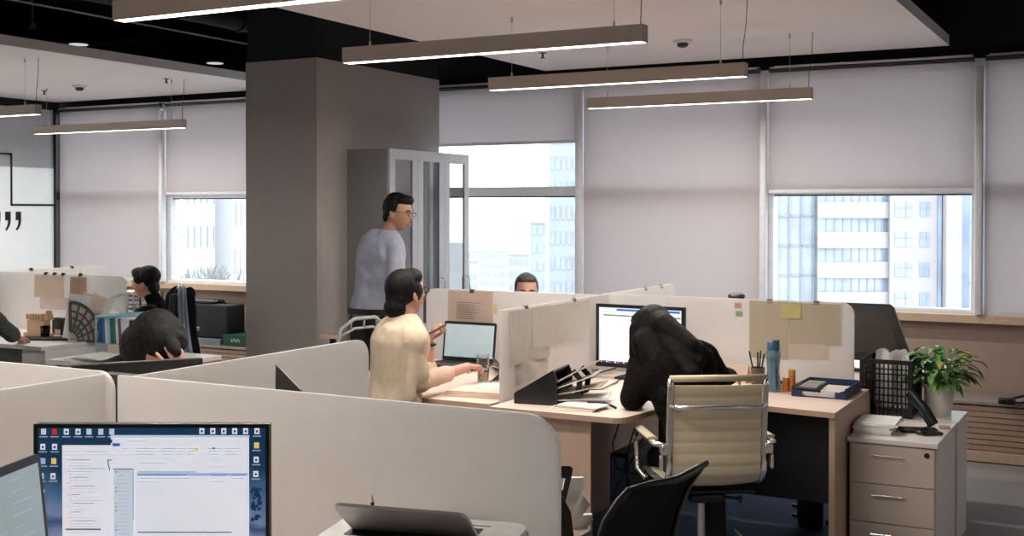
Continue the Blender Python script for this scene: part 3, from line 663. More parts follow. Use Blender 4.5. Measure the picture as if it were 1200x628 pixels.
# round four-colour browser emblem
cx_, cy_ = 47.5, 569.5; Wd = Wm-2*bzl; Hd = Hm-bzl
for m, a0, a1, r0, r1 in ((M_ui_red, 30, 150, 1.6, 3.8), (M_ui_green, 150, 270, 1.6, 3.8), (M_ui_yel, 270, 390, 1.6, 3.8), (M_ui_blue, 0, 360, 0, 1.4)):
    mb = MB(); n = 10; k = Wd/(314-43.0)
    P = [(cx_+r1*math.cos(math.radians(a0+(a1-a0)*i/n)), cy_-r1*math.sin(math.radians(a0+(a1-a0)*i/n))) for i in range(n+1 if r0 else n)]
    if r0: P += [(cx_+r0*math.cos(math.radians(a1+(a0-a1)*i/n)), cy_-r0*math.sin(math.radians(a1+(a0-a1)*i/n))) for i in range(n+1)]
    mb.b.faces.new([mb.b.verts.new(V((X(p[0])*Wd, -0.0016, Hd*(1-Yv(p[1]))))) for p in P])
    mb.build('browser_emblem', m, ms)
# snow covered tree in the desktop picture
tr_ = MB()
for k in range(60):
    a = 299+rnd.uniform(-4.5, 9); y = 566+abs(rnd.gauss(0, 1))*20
    if y > 612 or a > 312 or a < 296.5: continue
    s0 = rnd.uniform(0.8, 2.6); tr_.b.faces.new([tr_.b.verts.new(V((X(a+s0*math.cos(t_))*Wd, -0.0012, Hd*(1-Yv(y+s0*1.2*math.sin(t_)))))) for t_ in [i*PI/3+k for i in range(6)]][::1])
tr_.build('tree_picture', M_ui_navy, ms)
ui.flush()

# ---- big monitor of the woman in black
p = at(697, 431, Y=5.74); rz1 = math.radians(3)
a = at(700, 425, Y=5.74); Wb = 0.50
t, s_ = monitor('computer_monitor', 'large black monitor showing a text document before the woman in black', at(702, 424, Y=5.74), math.radians(-3.0), 0.475, 0.295, 0.017, M_ui_pale)
u2 = UI(0.475, 0.295, s_)
u2.r(M_ui_white, 0.03, 0.12, 0.74, 0.95, 1); u2.r(M_ui_grey, 0.05, 0.125, 0.99, 0.155, 2); u2.r(M_ui_white, 0.76, 0.16, 0.98, 0.92, 1); u2.r(M_ui_soft, 0.78, 0.17, 0.93, 0.20, 3)
for k in range(17):
    u2.r(M_ui_soft, 0.09, 0.21+k*0.042, 0.09+rnd.uniform(0.3, 0.42), 0.222+k*0.042, 3)
    if k % 3 == 0: u2.r(M_ui_soft, 0.78, 0.24+k*0.035, 0.92, 0.252+k*0.035, 3)
u2.r(M_ui_blue, 0.22, 0.02, 0.98, 0.055, 2); u2.r(M_ui_soft, 0.05, 0.07, 0.16, 0.085, 3); u2.r(M_ui_navy, 0.0, 0.965, 1.0, 1.0, 2)
for k in range(9): u2.r([M_ui_org, M_ui_blue, M_ui_white][k % 3], 0.02+k*0.035, 0.972, 0.04+k*0.035, 0.994, 3)
u2.r(M_ui_blue, 0.97, 0.40, 0.985, 0.46, 3)
u2.flush()
# ---- monitor at the far desk
t, s_ = monitor('computer_monitor', 'monitor with a green-banded spreadsheet at the edge of the frame', at(-66, 372, Y=5.80), math.radians(-2), 0.50, 0.30, 0.014, M_ui_pale)
MBx = UI(0.50, 0.30, s_)
MBx.r(M_ui_white, 0.0, 0.08, 1.0, 0.9, 1); MBx.r(M_ui_green, 0.0, 0.34, 0.97, 0.40, 2); MBx.r(M_ui_green, 0.55, 0.38, 0.70, 0.95, 2); MBx.r(M_ui_soft, 0.0, 0.62, 0.97, 0.63, 3)
for k in range(12): MBx.r(M_ui_soft, 0.72, 0.12+k*0.06, 0.9, 0.13+k*0.06, 3)
MBx.flush()
# ---- black display behind basket (seen from its rear side)
pr = at(1037, 366, Y=6.62); pl_ = at(975, 362, Y=6.62)
t = thing('computer_monitor', 'switched-off black display leaning behind the black basket', 'monitor', (-1.46, 6.62, 0.80), rot=(math.radians(-6), 0, 0))
b = MB(); b.prism([(0, 0), (0.36, 0), (0.255, 0.30), (0.235, 0.315), (-0.10, 0.315), (-0.12, 0.30)], (0, 0.03, 0), (0, 0, 0), (1, 0, 0), (0, 0, 1)); b.build('casing', M_blackplastic, t)
b = MB(); b.prism([(0.03, 0.04), (0.30, 0.04), (0.215, 0.272), (-0.07, 0.272)], (0, -0.003, 0), (0, 0, 0), (1, 0, 0), (0, 0, 1)); b.build('screen', mat('switched_off_screen', (58, 54, 50), 0.2, var=0.03), t)
MB().bb(0.08, 0.16, 0.03, 0.05, -0.05, 0.12).build('stand_neck', M_blackplastic, t); MB().bb(0.0, 0.24, -0.05, 0.12, -0.06, -0.045).build('stand_foot', M_blackplastic, t)
# ---- black monitor before the bent person (seen from behind)
pa2 = at(84, 427.5, D=3.60); pb2 = at(238, 419.3, D=3.772); wv_ = (pb2-pa2); wd_ = V((wv_.x, wv_.y, 0)).length
t = thing('computer_monitor', 'back of a black monitor in front of the bent-over person', 'monitor', (pa2.x, pa2.y, pa2.z-0.335), math.atan2(wv_.y, wv_.x))
b = MB(); b.bb(0, wd_, 0, 0.025, 0, 0.335, bevel=0.004); b.box((wd_/2, -0.01, 0.16), (0.2, 0.03, 0.2), bevel=0.01); b.build('casing', M_blackplastic, t)
MB().quad((0.01, 0.0262, 0.012), (wd_-.01, 0.0262, 0.012), (wd_-.01, 0.0262, 0.325), (0.01, 0.0262, 0.325)).build('screen', M_scr_off, t)
hb_ = pa2.z-0.335-0.741
MB().bb(wd_/2-0.03, wd_/2+0.03, -0.03, -0.005, -hb_+0.01, 0.1).build('stand_neck', M_blackplastic, t); MB().bb(wd_/2-0.11, wd_/2+0.11, -0.1, 0.1, -hb_, -hb_+0.012).build('stand_foot', M_blackplastic, t)
def laptop(label, loc, rz, W_, D_, Hs, ang, m_body, m_scr, uifn=None):
    """origin: hinge centre; +y is away behind the screen; ang: lean of the lid from upright"""
    t = thing('laptop', label, 'laptop', loc, rz)
    b = MB(); b.prism(rounded(W_, D_, 0.012), (0, 0, 0.012), (-W_/2, -D_, 0)); b.build('base', m_body, t)
    k = MB()
    for i in range(5):
        for j in range(13): k.bb(-W_/2+0.02+j*(W_-0.04)/13, -W_/2+0.02+j*(W_-0.04)/13+(W_-0.04)/13*0.86, -0.03-i*0.019, -0.03-i*0.019+0.016, 0.012, 0.0135)
    k.build('keyboard', M_blackplastic, t)
    Rm = Euler((ang, 0, 0)).to_matrix()
    l = MB(); l.prism(rounded(W_, Hs, 0.010), (0, 0.006, 0), (-W_/2, 0, 0.0), (1, 0, 0), (0, 0, 1))
    bmesh.ops.transform(l.b, matrix=Rm.to_4x4(), verts=l.b.verts); bmesh.ops.translate(l.b, vec=(0, 0.0, 0.012), verts=l.b.verts); lo = l.build('lid', m_body, t)
    s_ = MB(); s_.bb(-W_/2+0.012, W_/2-0.012, -0.0012, -0.0002, 0.022, Hs-0.016); bmesh.ops.transform(s_.b, matrix=Rm.to_4x4(), verts=s_.b.verts); bmesh.ops.translate(s_.b, vec=(0, 0, 0.012), verts=s_.b.verts)
    so = s_.build('screen', m_scr, lo)
    if uifn: 
        u = MB(); uifn(u, W_, Hs); bmesh.ops.transform(u.b, matrix=Rm.to_4x4(), verts=u.b.verts); bmesh.ops.translate(u.b, vec=(0, 0, 0.012), verts=u.b.verts); u.build('document_lines', M_ui_soft, lo)
    return t
def lines(u, W_, Hs):
    for k in range(9):
        z = Hs*0.88-k*Hs*0.085
        for j in range(3): u.bb(-W_/2+0.03+j*W_*0.3, -W_/2+0.03+j*W_*0.3+rnd.uniform(0.25, 0.8)*W_*0.27, -0.002, -0.0013, z, z+0.0018)
laptop('open black laptop with a grey document at the cream-clad woman\'s desk', at(548, 424, Y=5.80)+V((0, 0, -0.008)), math.radians(0), 0.345, 0.235, 0.225, math.radians(-8), M_blackplastic, M_ui_teal, lines)
# near edge laptop behind the front monitor: wide dark laptop turned towards the viewer
pA = at(-70, 584, D=1.86); pB = at(62, 518, D=2.20); dv = (pB-pA); Wl = V((dv.x, dv.y, 0)).length; rl = math.atan2(dv.y, dv.x)
mid = (pA+pB)/2; zt_ = 1.165; hs = 0.25
lt = laptop('dark laptop with a grey document, partly hidden behind the front monitor', V((mid.x, mid.y, zt_-hs-0.01)), rl, Wl, 0.26, hs, math.radians(-6), M_blackplastic, M_ui_teal, lines)
st_ = MB(); 
t = thing('laptop_stand', 'black riser under the laptop beside the front monitor', 'laptop stand', (mid.x, mid.y, 0.74), rl)
MB().bb(-0.14, 0.14, -0.24, -0.02, zt_-hs-0.01-0.74-0.01, zt_-hs-0.011-0.74).build('tray', M_blackmetal, t)
for x in (-0.12, 0.12): MB().bb(x-0.006, x+0.006, -0.23, -0.03, 0, zt_-hs-0.02-0.74).build('leg', M_blackmetal, t)

pA_ = at(323, 427, D=3.0); pB_ = at(352, 457, D=2.95); pC_ = at(352, 560, D=2.95); pD_ = at(322, 560, D=3.0)
t = thing('computer_monitor', 'dark tilted corner of a display peeking over the large front screen', 'monitor', (pA_.x, pA_.y, 0.741)); T_ = V(t.location)
b = MB(); nn_ = FWD*0.025; P_ = [p-T_ for p in (pA_, pB_, pC_, pD_)]; a_ = [b.b.verts.new(p) for p in P_]; b_ = [b.b.verts.new(p+nn_) for p in P_]; b.b.faces.new(a_); b.b.faces.new(b_[::-1])
for i in range(4): b.b.faces.new((a_[i], b_[i], b_[(i+1) % 4], a_[(i+1) % 4]))
b.build('casing', M_blackplastic, t); MB().cyl(P_[2]*0.5+P_[3]*0.5+V((0, 0, 0.02)), V((0.02, 0.03, 0.01)), 0.015).build('stand_neck', M_blackplastic, t); MB().cyl((0.02, 0.03, 0), (0.02, 0.03, 0.012), 0.09, n=24).build('stand_foot', M_blackplastic, t)

# ------------------------------------------------------------------ things on the middle desks
DZ = 0.741
def sheet(w_, h_, mb=None, curl=0.004, org=(0, 0, 0), nx=8):
    """hanging or lying paper with slight waves, in the x,z plane"""
    mb = mb or MB(); g = []
    for i in range(nx+1):
        g.append([mb.b.verts.new(V(org)+V((w_*i/nx, -curl*(0.5+0.5*math.sin(i*1.3+j)), h_*j/5))) for j in range(6)])
    for i in range(nx):
        for j in range(5): mb.b.faces.new((g[i][j], g[i+1][j], g[i+1][j+1], g[i][j+1]))
    bmesh.ops.recalc_face_normals(mb.b, faces=mb.b.faces); r = bmesh.ops.solidify(mb.b, geom=mb.b.faces[:], thickness=0.0008)
    return mb
M_oldpaper = mat('olive_beige_sheet', (184, 174, 152), 0.8, var=0.03); M_brownpaper = mat('pinkish_brown_sheet', (198, 178, 164), 0.8, var=0.06, scale=12)
M_print = mat('printed_grey_text', (120, 105, 95), 0.9)
M_clip = mat('black_clip_steel', (20, 20, 22), 0.3)
def hung(x0, x1, z0, z1, y, label, m, curl=0.004, text=None, grp='sheets hanging on the desk screens', alongy=False):
    t = thing('hanging_sheet', label, 'paper', (x0, y, z0) if not alongy else (y, x0, z0), 0 if not alongy else PI/2, grp)
    sheet(x1-x0, z1-z0, None, curl).build('sheet', m, t, True, 30)
    if text:
        mb = MB(); a, b, c, d, n = text
        for k in range(n):
            z = c+(d-c)*k/(n-1); mb.bb((x1-x0)*a, (x1-x0)*(a+(b-a)*rnd.uniform(0.7, 1)), -curl-0.0025, -curl-0.0015, (z1-z0)*z, (z1-z0)*z+0.0022)
        mb.build('printed_text', M_print, t)
    return t
def clip(x, y, z, label, rz=0, wire=True):
    t = thing('binder_clip', label, 'clip', (x, y, z), rz, 'binder clips on the screens')
    MB().prism([(-0.012, -0.014), (0.012, -0.014), (0.005, 0.006), (-0.005, 0.006)], (0.028, 0, 0), (-0.014, 0, 0), (0, 1, 0), (0, 0, 1)).build('clamp', M_clip, t)
    if wire: MB().tube([(-0.008, 0, 0.004), (-0.006, -0.008, 0.026), (0.006, -0.008, 0.026), (0.008, 0, 0.004)], 0.0012, 6).build('wire_handle', M_chrome, t)
    return t
ys = 5.958
hung(-1.805, -1.60, 0.862, 1.158, ys, 'large olive beige sheet clipped to the screen behind the pen cup', M_oldpaper, 0.002)
hung(-1.595, -1.336, 0.950, 1.156, ys, 'olive beige sheet hanging nearest the end of the screen above the blue tray', M_oldpaper, 0.002)
hung(-1.60, -1.395, 0.872, 0.946, ys-0.001, 'short pinkish sheet peeking out below the olive sheets', mat('faded_pink_sheet', (204, 190, 176), 0.8), 0.002)
n_ = MB().bb(0, 0.105, -0.001, 0, 0, 0.075).build('sticky_note', mat('yellow_note', (200, 190, 132), 0.8)); n_.location = (-1.64, ys-0.006, 1.075); tag(n_, 'pale yellow note on the olive sheets between the two clips', 'note')
n_ = MB().bb(0, 0.036, -0.001, 0, 0, 0.028).build('sticky_note', mat('pink_note', (206, 150, 140), 0.8)); n_.location = (-1.885, ys, 1.115); tag(n_, 'small pink sticky note on the screen beside the olive sheets', 'note')
n_ = MB().bb(0, 0.038, -0.001, 0, 0, 0.028).build('sticky_note', mat('green_note', (140, 170, 140), 0.8)); n_.location = (-1.880, ys, 1.072); tag(n_, 'small green sticky note below the pink one', 'note')
clip(-1.70, 5.968, 1.163, 'small black clip over the large olive sheet', wire=False); clip(-1.46, 5.968, 1.163, 'wider black clip above the yellow note', wire=False)
hung(-3.64, -3.335, 0.90, 1.152, ys, 'pinkish brown printed sheet pinned above the open black laptop', M_brownpaper, 0.006, (0.2, 0.75, 0.35, 0.72, 9))
clip(-3.48, 5.966, 1.155, 'black clip holding the brown printed sheet above the laptop', wire=False)
# sheets on the divider between the women (on its near desk side)
M_greysheet = mat('grey_green_sheet', (196, 192, 180), 0.8, var=0.04)
hung(4.80, 5.22, 0.90, 1.155, -2.600, 'long curling grey-green sheet at the near end of the divider between the women', M_greysheet, 0.006, alongy=True)
hung(5.02, 5.68, 0.955, 1.152, -2.597, 'wide grey-green sheet further along the divider between the women', M_greysheet, 0.005, alongy=True)
hung(4.86, 5.20, 0.800, 0.93, -2.602, 'lower grey-green sheet at the foot of the divider', M_greysheet, 0.004, alongy=True)
clip(-2.61, 4.98, 1.163, 'black clip near the front end of the divider', PI/2, False); clip(-2.61, 5.52, 1.163, 'black clip with wire handle halfway along the divider', PI/2)
n_ = MB().bb(0, 0.03, -0.001, 0, 0, 0.045).build('sticky_note', _mats['yellow_note']); n_.location = (-2.655, 4.728, 1.145); tag(n_, 'yellow sticky tab on the front corner of the divider', 'note')
clip(-2.6525, 6.62, 1.158, 'black clip standing up on the divider behind the large monitor', PI/2); clip(-2.6525, 6.88, 1.158, 'second black clip on the divider behind the large monitor, nearer the windows', PI/2)
# unidentified dark rounded thing behind the screen
h = at(863, 346, Y=6.45); t = thing('dark_rounded_thing', 'dark rounded object just showing above the screen behind the large monitor', 'lamp', (h.x, h.y, DZ)); MB().ball((0, 0, 0.40), (0.05, 0.05, 0.022)).build('rounded_top', M_darkplastic, t, True); MB().cyl((0, 0, 0.01), (0, 0, 0.40), 0.008).build('stem', M_blackplastic, t); MB().cyl((0, 0, 0.0), (0, 0, 0.015), 0.07, n=24).build('base', M_blackplastic, t)
t = thing('desk_phone', 'dark slanted desk phone showing above the divider beside the far man', 'phone', at(622, 360, Y=6.3)+V((0, 0, -0.33)), 0.3)
MB().box((0, 0, 0.30), (0.17, 0.12, 0.025), Euler((0.3, 0.12, 0)).to_matrix(), 0.008).build('display', M_darkplastic, t); MB().bb(-0.03, 0.03, -0.02, 0.02, 0, 0.29).build('arm', M_darkplastic, t)

# pen cup, bottle, orange tubes, calendar
p = at(888, 436, Z=DZ) + V((0.0, -0.12, 0)); p = V((-1.80, 5.88, DZ))
p = at(888, 440, Y=5.86); p.z = DZ
t = thing('pen_cup', 'brown pen cup with dark pens beside the blue water bottle', 'pen cup', p)
MB().lathe([(0.001, 0.003), (0.030, 0.003), (0.033, 0.085), (0.036, 0.085), (0.033, 0.0), (0.001, 0.0)], n=20, close=False).build('cup', mat('brown_cup', (96, 80, 70), 0.5), t, True, 40)
for k, (dx, dy, L_, m) in enumerate(((-0.045, 0, 0.165, M_blackplastic), (-0.005, 0.015, 0.16, M_blackplastic), (0.015, 0.0, 0.17, M_darkplastic), (0.03, 0.01, 0.155, M_ui_navy))):
    b = MB().cyl((dx*0.25, dy*0.3, 0.01), (dx, dy, L_), 0.004, n=8).build('pen', mat('dark_green_pen', (22, 44, 40), 0.4) if k == 3 else m); b.location = p; tag(b, 'dark pen standing in the brown pen cup, %s' % ['leaning furthest out', 'beside the leaning one', 'tallest of the cluster', 'greenish, next to the bottle'][k], 'pen', 'pens in the brown cup')
p = at(906, 458, Z=DZ)
t = thing('water_bottle', 'blue-lidded translucent water bottle on the desk behind the cream chair', 'bottle', p)
M_bot = mat('blue_bottle_plastic', (120, 160, 180), 0.15, var=0.05, transmission=0.75); 
MB().lathe([(0.001, 0.0), (0.034, 0.0), (0.037, 0.01), (0.035, 0.06), (0.029, 0.10), (0.033, 0.15), (0.036, 0.185), (0.030, 0.20), (0.024, 0.205), (0.001, 0.205)], n=28, close=False).build('bottle_body', M_bot, t, True)
MB().lathe([(0.026, 0.20), (0.031, 0.203), (0.031, 0.235), (0.028, 0.24), (0.001, 0.24)], n=24).build('lid', mat('blue_lid', (44, 92, 122), 0.35), t, True, 40)
MB().box((0.014, 0, 0.246), (0.03, 0.026, 0.014), bevel=0.004).build('spout_cap', _mats['blue_lid'], t)
for (x, y, hh, lb) in ((928, 458, 0.105, 'tall orange tube with a yellow cap beside the blue tray'), (921, 458, 0.065, 'short orange tube in front of the tall one')):
    p = at(x, y, Z=DZ); t = thing('orange_tube', lb, 'tube', p, group='orange tubes by the blue tray')
    MB().lathe([(0.001, 0), (0.017, 0), (0.017, hh*0.72), (0.001, hh*0.72)], n=18, close=False).build('tube', mat('orange_plastic', (214, 122, 50), 0.4), t, True, 40)
    MB().lathe([(0.0165, hh*0.72), (0.0165, hh), (0.001, hh)], n=18).build('cap', mat('ochre_cap', (196, 150, 62), 0.4), t, True, 40)
p = at(914, 456, Z=DZ+0.0); t = thing('small_jar', 'tiny dark-capped jar between the bottle and the orange tubes', 'jar', p); MB().cyl((0, 0, 0), (0, 0, 0.028), 0.011, n=14).build('jar_body', M_white, t); MB().cyl((0, 0, 0.028), (0, 0, 0.042), 0.011, n=14).build('cap', M_blackplastic, t)
p = at(857, 440, Y=5.88); t = thing('desk_calendar', 'pinkish tent calendar standing on the desk behind the cream chair', 'calendar', (p.x-0.08, 5.84, DZ), 0.02)
c = MB(); c.prism([(0, 0), (0.05, 0.088), (0.052, 0.088), (0.102, 0)], (0.17, 0, 0), (0, 0, 0), (0, 1, 0), (0, 0, 1)); c.build('card_stand', mat('salmon_card', (196, 168, 152), 0.7, var=0.04), t)
# blue letter tray with calculator and papers
t = thing('letter_tray', 'dark blue letter tray at the end of the desk holding a calculator', 'letter tray', (-1.478, 5.56, DZ+0.0), 0.0)
M_tray = mat('navy_tray_plastic', (28, 48, 92), 0.35)
tw, td = 0.255, 0.345
b = MB(); b.bb(0, tw, 0, td, 0, 0.004); b.bb(0, 0.004, 0, td, 0.004, 0.048); b.bb(tw-0.004, tw, 0, td, 0.004, 0.048); b.bb(0.004, tw-0.004, td-.004, td, 0.004, 0.048)
b.bb(0.004, 0.05, 0, 0.004, 0.004, 0.03); b.bb(tw-0.05, tw-0.004, 0, 0.004, 0.004, 0.03); b.build('tray_body', M_tray, t)
b = MB(); b.box((0, 0, 0), (tw+0.01, 0.006, 0.005)); 
for k, (dx, dz, m, lb) in enumerate(((0.0, 0.004, M_paper, 'white paper pile at the bottom of the blue tray'), (0.02, 0.012, M_paper2, 'cream folder on the papers in the blue tray'))):
    o = MB().bb(0.012, 0.225, 0.015, 0.315, 0, 0.008).build('paper_pile', m); o.location = (-1.478+dx*0.5, 5.56, DZ+dz); tag(o, lb, 'papers')
o = MB().bb(0, 0.10, 0, 0.13, 0, 0.012, bevel=0.002).build('notebook', mat('pale_notebook', (210, 206, 210), 0.6)); o.location = (-1.35, 5.60, DZ+0.0205); o.rotation_euler = (0, 0, -0.25); tag(o, 'pale notebook beside the calculator in the blue tray', 'notebook')
t = thing('calculator', 'black desk calculator with a grey display lying on the blue tray papers', 'calculator', (-1.462, 5.60, DZ+0.024), rot=(math.radians(7), 0, -0.12))
MB().bb(0, 0.105, 0, 0.15, 0, 0.014, bevel=0.004).build('case', M_blackplastic, t); MB().bb(0.012, 0.093, 0.105, 0.138, 0.014, 0.0155).build('display', mat('lcd_grey', (150, 150, 130), 0.3), t)
kk = MB()
for i in range(5):
    for j in range(4): kk.bb(0.012+i*0.0165, 0.025+i*0.0165, 0.012+j*0.021, 0.027+j*0.021, 0.014, 0.0175)
kk.build('keys', mat('grey_keys', (170, 170, 172), 0.5), t)
# cables by the large monitor and behind laptop
c = MB(); c.tube([at(585+95, 447, Z=DZ+0.006), at(640+50, 444, Z=DZ+0.006), at(700, 437, Z=DZ+0.01), at(712, 434, Z=DZ+0.015), at(722, 431, Z=DZ+0.02)], 0.004); tag(c.build('monitor_cable', M_blackplastic, None, True), 'black cable snaking to the foot of the large monitor', 'cable')
c = MB(); c.tube([at(670, 452, Z=DZ+0.006), at(690, 457, Z=DZ+0.006), at(705, 456, Z=DZ+0.006), at(722, 448, Z=DZ+0.006), at(730, 440, Z=DZ+0.006)], 0.003); tag(c.build('mouse_cable', M_blackplastic, None, True), 'thin black cable lying on the desk before the large monitor', 'cable')
c = MB()
for k in range(9): 
    x0 = 577+k*1.6; c.tube([at(577, 418+k*3, Y=5.75), at(583+k, 424+k*2.4, Y=5.5), at(588+k*0.3, 436+k*2, Y=5.3), at(575-k, 452+k, Y=5.25)+V((0, 0, 0.02))], 0.004, 6)
for v in c.b.verts: v.co.z = max(v.co.z, DZ+0.004)
tag(c.build('cable_bundle', M_darkplastic, None, True), 'tangle of dark cables between the laptop and the divider', 'cables')
# papers, phone and glass at the cream woman's desk
o = MB()
p = at(560, 474, Z=DZ)
t = thing('paper_stack', 'pink-cream stack of papers by the front edge under the divider', 'papers', (-2.93, 4.76, DZ), 0.12)
for k in range(5): MB().box((0.14+rnd.uniform(-.006, .006), 0.1, 0.003+k*0.0055), (0.28, 0.19, 0.0045), Euler((0, 0, rnd.uniform(-.06, .06))).to_matrix()).build('sheet', M_paper2 if k < 3 else mat('pinkish_paper', (226, 196, 180), 0.8), t)
t = thing('folder', 'flat grey folder lying behind the drinking glass', 'folder', (-2.80, 4.98, DZ), 0.1)
MB().bb(-0.14, 0.14, 0, 0.2, 0, 0.008).build('cover', mat('slate_folder', (92, 92, 98), 0.5), t); MB().bb(-0.13, 0.135, 0.004, 0.19, 0.008, 0.011).build('papers', M_paper, t)
gp = at(566, 447, Z=DZ); 
t = thing('drinking_glass', 'clear drinking glass in the hand of the woman in cream', 'glass', gp)
M_clear = mat('clear_glass', (240, 242, 242), 0.02, var=0.0, transmission=1.0)
MB().lathe([(0.001, 0.0), (0.029, 0.0), (0.034, 0.14), (0.0325, 0.14), (0.0275, 0.008), (0.001, 0.008)], n=28, close=False).build('tumbler', M_clear, t, True, 40)
MB().cyl((0, 0, 0.0082), (0, 0, 0.06), 0.027, 0.029, 24).build('drink', mat('pale_tea', (206, 182, 140), 0.05, transmission=0.85, var=0), t)
# magazine organiser lying on the desk by the divider, full of papers
t = thing('magazine_organiser', 'black slotted file organiser on its side stuffed with papers beside the divider', 'organiser', (-2.50, 4.73, DZ), 0.15)
b = MB(); b.prism([(-0.03, 0.0), (0.17, 0.0), (0.17, 0.12), (0.155, 0.155), (-0.03, 0.045)], (0, 0.006, 0), (0, 0, 0), (1, 0, 0), (0, 0, 1)); b.prism([(0.0, 0.0), (0.17, 0.0), (0.17, 0.12), (0.155, 0.155), (0.0, 0.06)], (0, 0.006, 0), (0, 0.24, 0), (1, 0, 0), (0, 0, 1)); b.bb(-0.03, 0.17, 0.006, 0.24, 0, 0.005)
b.prism([(-0.036, 0.0), (-0.03, 0.0), (0.155, 0.155), (0.150, 0.160), (-0.036, 0.047)], (0, 0.24, 0), (0, 0.003, 0), (1, 0, 0), (0, 0, 1)); b.build('case', M_blackplastic, t)
for k, (a, L_) in enumerate(((0.85, 0.20), (0.62, 0.21), (0.36, 0.23), (0.12, 0.25))):
    m = [M_paper2, M_paper, M_oldpaper, M_paper][k]; x0 = 0.10; z0 = 0.018+k*0.0; 
    pp = MB(); pp.box((0.155+L_*0.38*math.cos(a*0.6), 0.12+0.01*k, 0.02+0.028*(3-k)+L_*0.35*math.sin(a*0.6)), (L_, 0.2, 0.005), Euler((0, -a*0.6, 0.06*k)).to_matrix()); o = pp.build('paper_bundle', m); o.parent = None
    o.location = t.location; o.rotation_euler = (0, 0, 0.15); tag(o, ['topmost and steepest', 'second from the top', 'third from the top', 'lowest, almost flat'][k]+' paper bundle fanning out of the black organiser', 'papers', 'paper bundles in the black organiser')
b = MB()
for y in (0.05, 0.19): b.tube([(0.20, y, 0.03), (0.255, y, 0.05), (0.265, y, 0.12), (0.23, y, 0.155)], 0.009, 8, flat=(0.03, 0.008, (0, 1, 0)))
b.build('curved_divider', M_blackplastic, t)
for k in range(4):
    o = MB().bb(0, 0.20, 0, 0.13, 0, 0.004).build('loose_papers', [M_paper, M_paper2, M_oldpaper, M_paper][k]); o.location = (-2.315+0.004*k, 4.635+0.02*k, DZ+0.0045*k); o.rotation_euler = (0, 0, 0.25-0.1*k); tag(o, 'loose papers on the desk before the black organiser, %s of the pile' % ['bottom sheet', 'second layer', 'third layer', 'top sheet'][k], 'papers', 'loose papers by the organiser')
c = MB(); c.tube([(-2.20, 4.80, DZ+.02), (-2.13, 4.83, DZ+.022), (-2.06, 4.80, DZ+.006)], 0.006); tag(c.build('pen', M_darkplastic, None, True), 'dark pen on the papers before the organiser', 'pen')

# ------------------------------------------------------------------ on the drawer unit
PZ = 0.6015
t = thing('paper_stack', 'thick stack of white paper on the drawer unit before the basket', 'papers', (-1.165, 5.50, PZ), 0.03)
for k in range(9): MB().box((0.075+rnd.uniform(-.004, .004)+ (0.012 if k > 5 else 0), 0.12+rnd.uniform(-.005, .005), 0.003+k*0.0055), (0.165 if k < 6 else 0.18, 0.25, 0.005), Euler((0, 0, rnd.uniform(-.05, .05))).to_matrix()).build('ream', M_paper, t)
# black lattice basket
t = thing('lattice_basket', 'black plastic lattice basket full of papers on the drawer unit', 'basket', (-1.238, 6.0, PZ), 0.0)
bw, bd, bh = 0.232, 0.27, 0.285
b = MB(); b.bb(0, bw, 0, bd, 0, 0.006)
def lattice(mb, x0, y0, x1, y1, h, n):
    d = V((x1-x0, y1-y0, 0)); L_ = d.length; d.normalize(); nr = V((-d.y, d.x, 0))
    def bar(s0, s1, z0, z1, t_=0.005):
        c = V((x0, y0, 0))+d*(s0+s1)/2+V((0, 0, (z0+z1)/2)); mb.box(c, (s1-s0, t_, z1-z0), Matrix.Rotation(math.atan2(d.y, d.x), 3, 'Z'))
    for i in range(n+1): bar(L_*i/n-0.0035, L_*i/n+0.0035, 0, h)
    for z in [0.0, 0.035, 0.07, 0.105, 0.14, 0.175, 0.21, 0.235]: bar(0, L_, z, z+0.007)
    bar(0, L_, h-0.022, h, 0.008)
lattice(b, 0, 0, bw, 0, bh, 11); lattice(b, bw, 0, bw, bd, bh, 13); lattice(b, bw, bd, 0, bd, bh, 11); lattice(b, 0, bd, 0, 0, bh, 13)
for x, y in ((0, 0), (bw, 0), (bw, bd), (0, bd)): b.bb(x-0.011, x+0.011, y-0.011, y+0.011, 0, bh)
b.build('basket_body', M_blackplastic, t)
for k, (x, y, a, m, lb) in enumerate(((0.03, 0.10, 0.0, M_paper, 'white papers at the window side of the basket'), (0.06, 0.14, -0.5, M_paper2, 'crumpled cream papers sticking out of the black basket'), (0.12, 0.07, 0.35, M_paper, 'folded white papers leaning out of the black basket'))):
    g = MB(); nn = 8; gr = []
    for i in range(nn+1): gr.append([g.b.verts.new(V((0.13*i/nn, 0.02*math.sin(i*1.1+k)+0.008*j, 0.03+0.26*j/nn+0.012*math.sin(i*0.9+k*2)))) for j in range(nn+1)])
    for i in range(nn):
        for j in range(nn): g.b.faces.new((gr[i][j], gr[i+1][j], gr[i+1][j+1], gr[i][j+1]))
    bmesh.ops.solidify(g.b, geom=g.b.faces[:], thickness=0.02); o = g.build('crumpled_papers', m, None); o.location = (-1.238+0.02+x*0.5, 6.0+y, PZ+0.02); o.rotation_euler = (0, 0, a*0.4); tag(o, lb, 'papers')
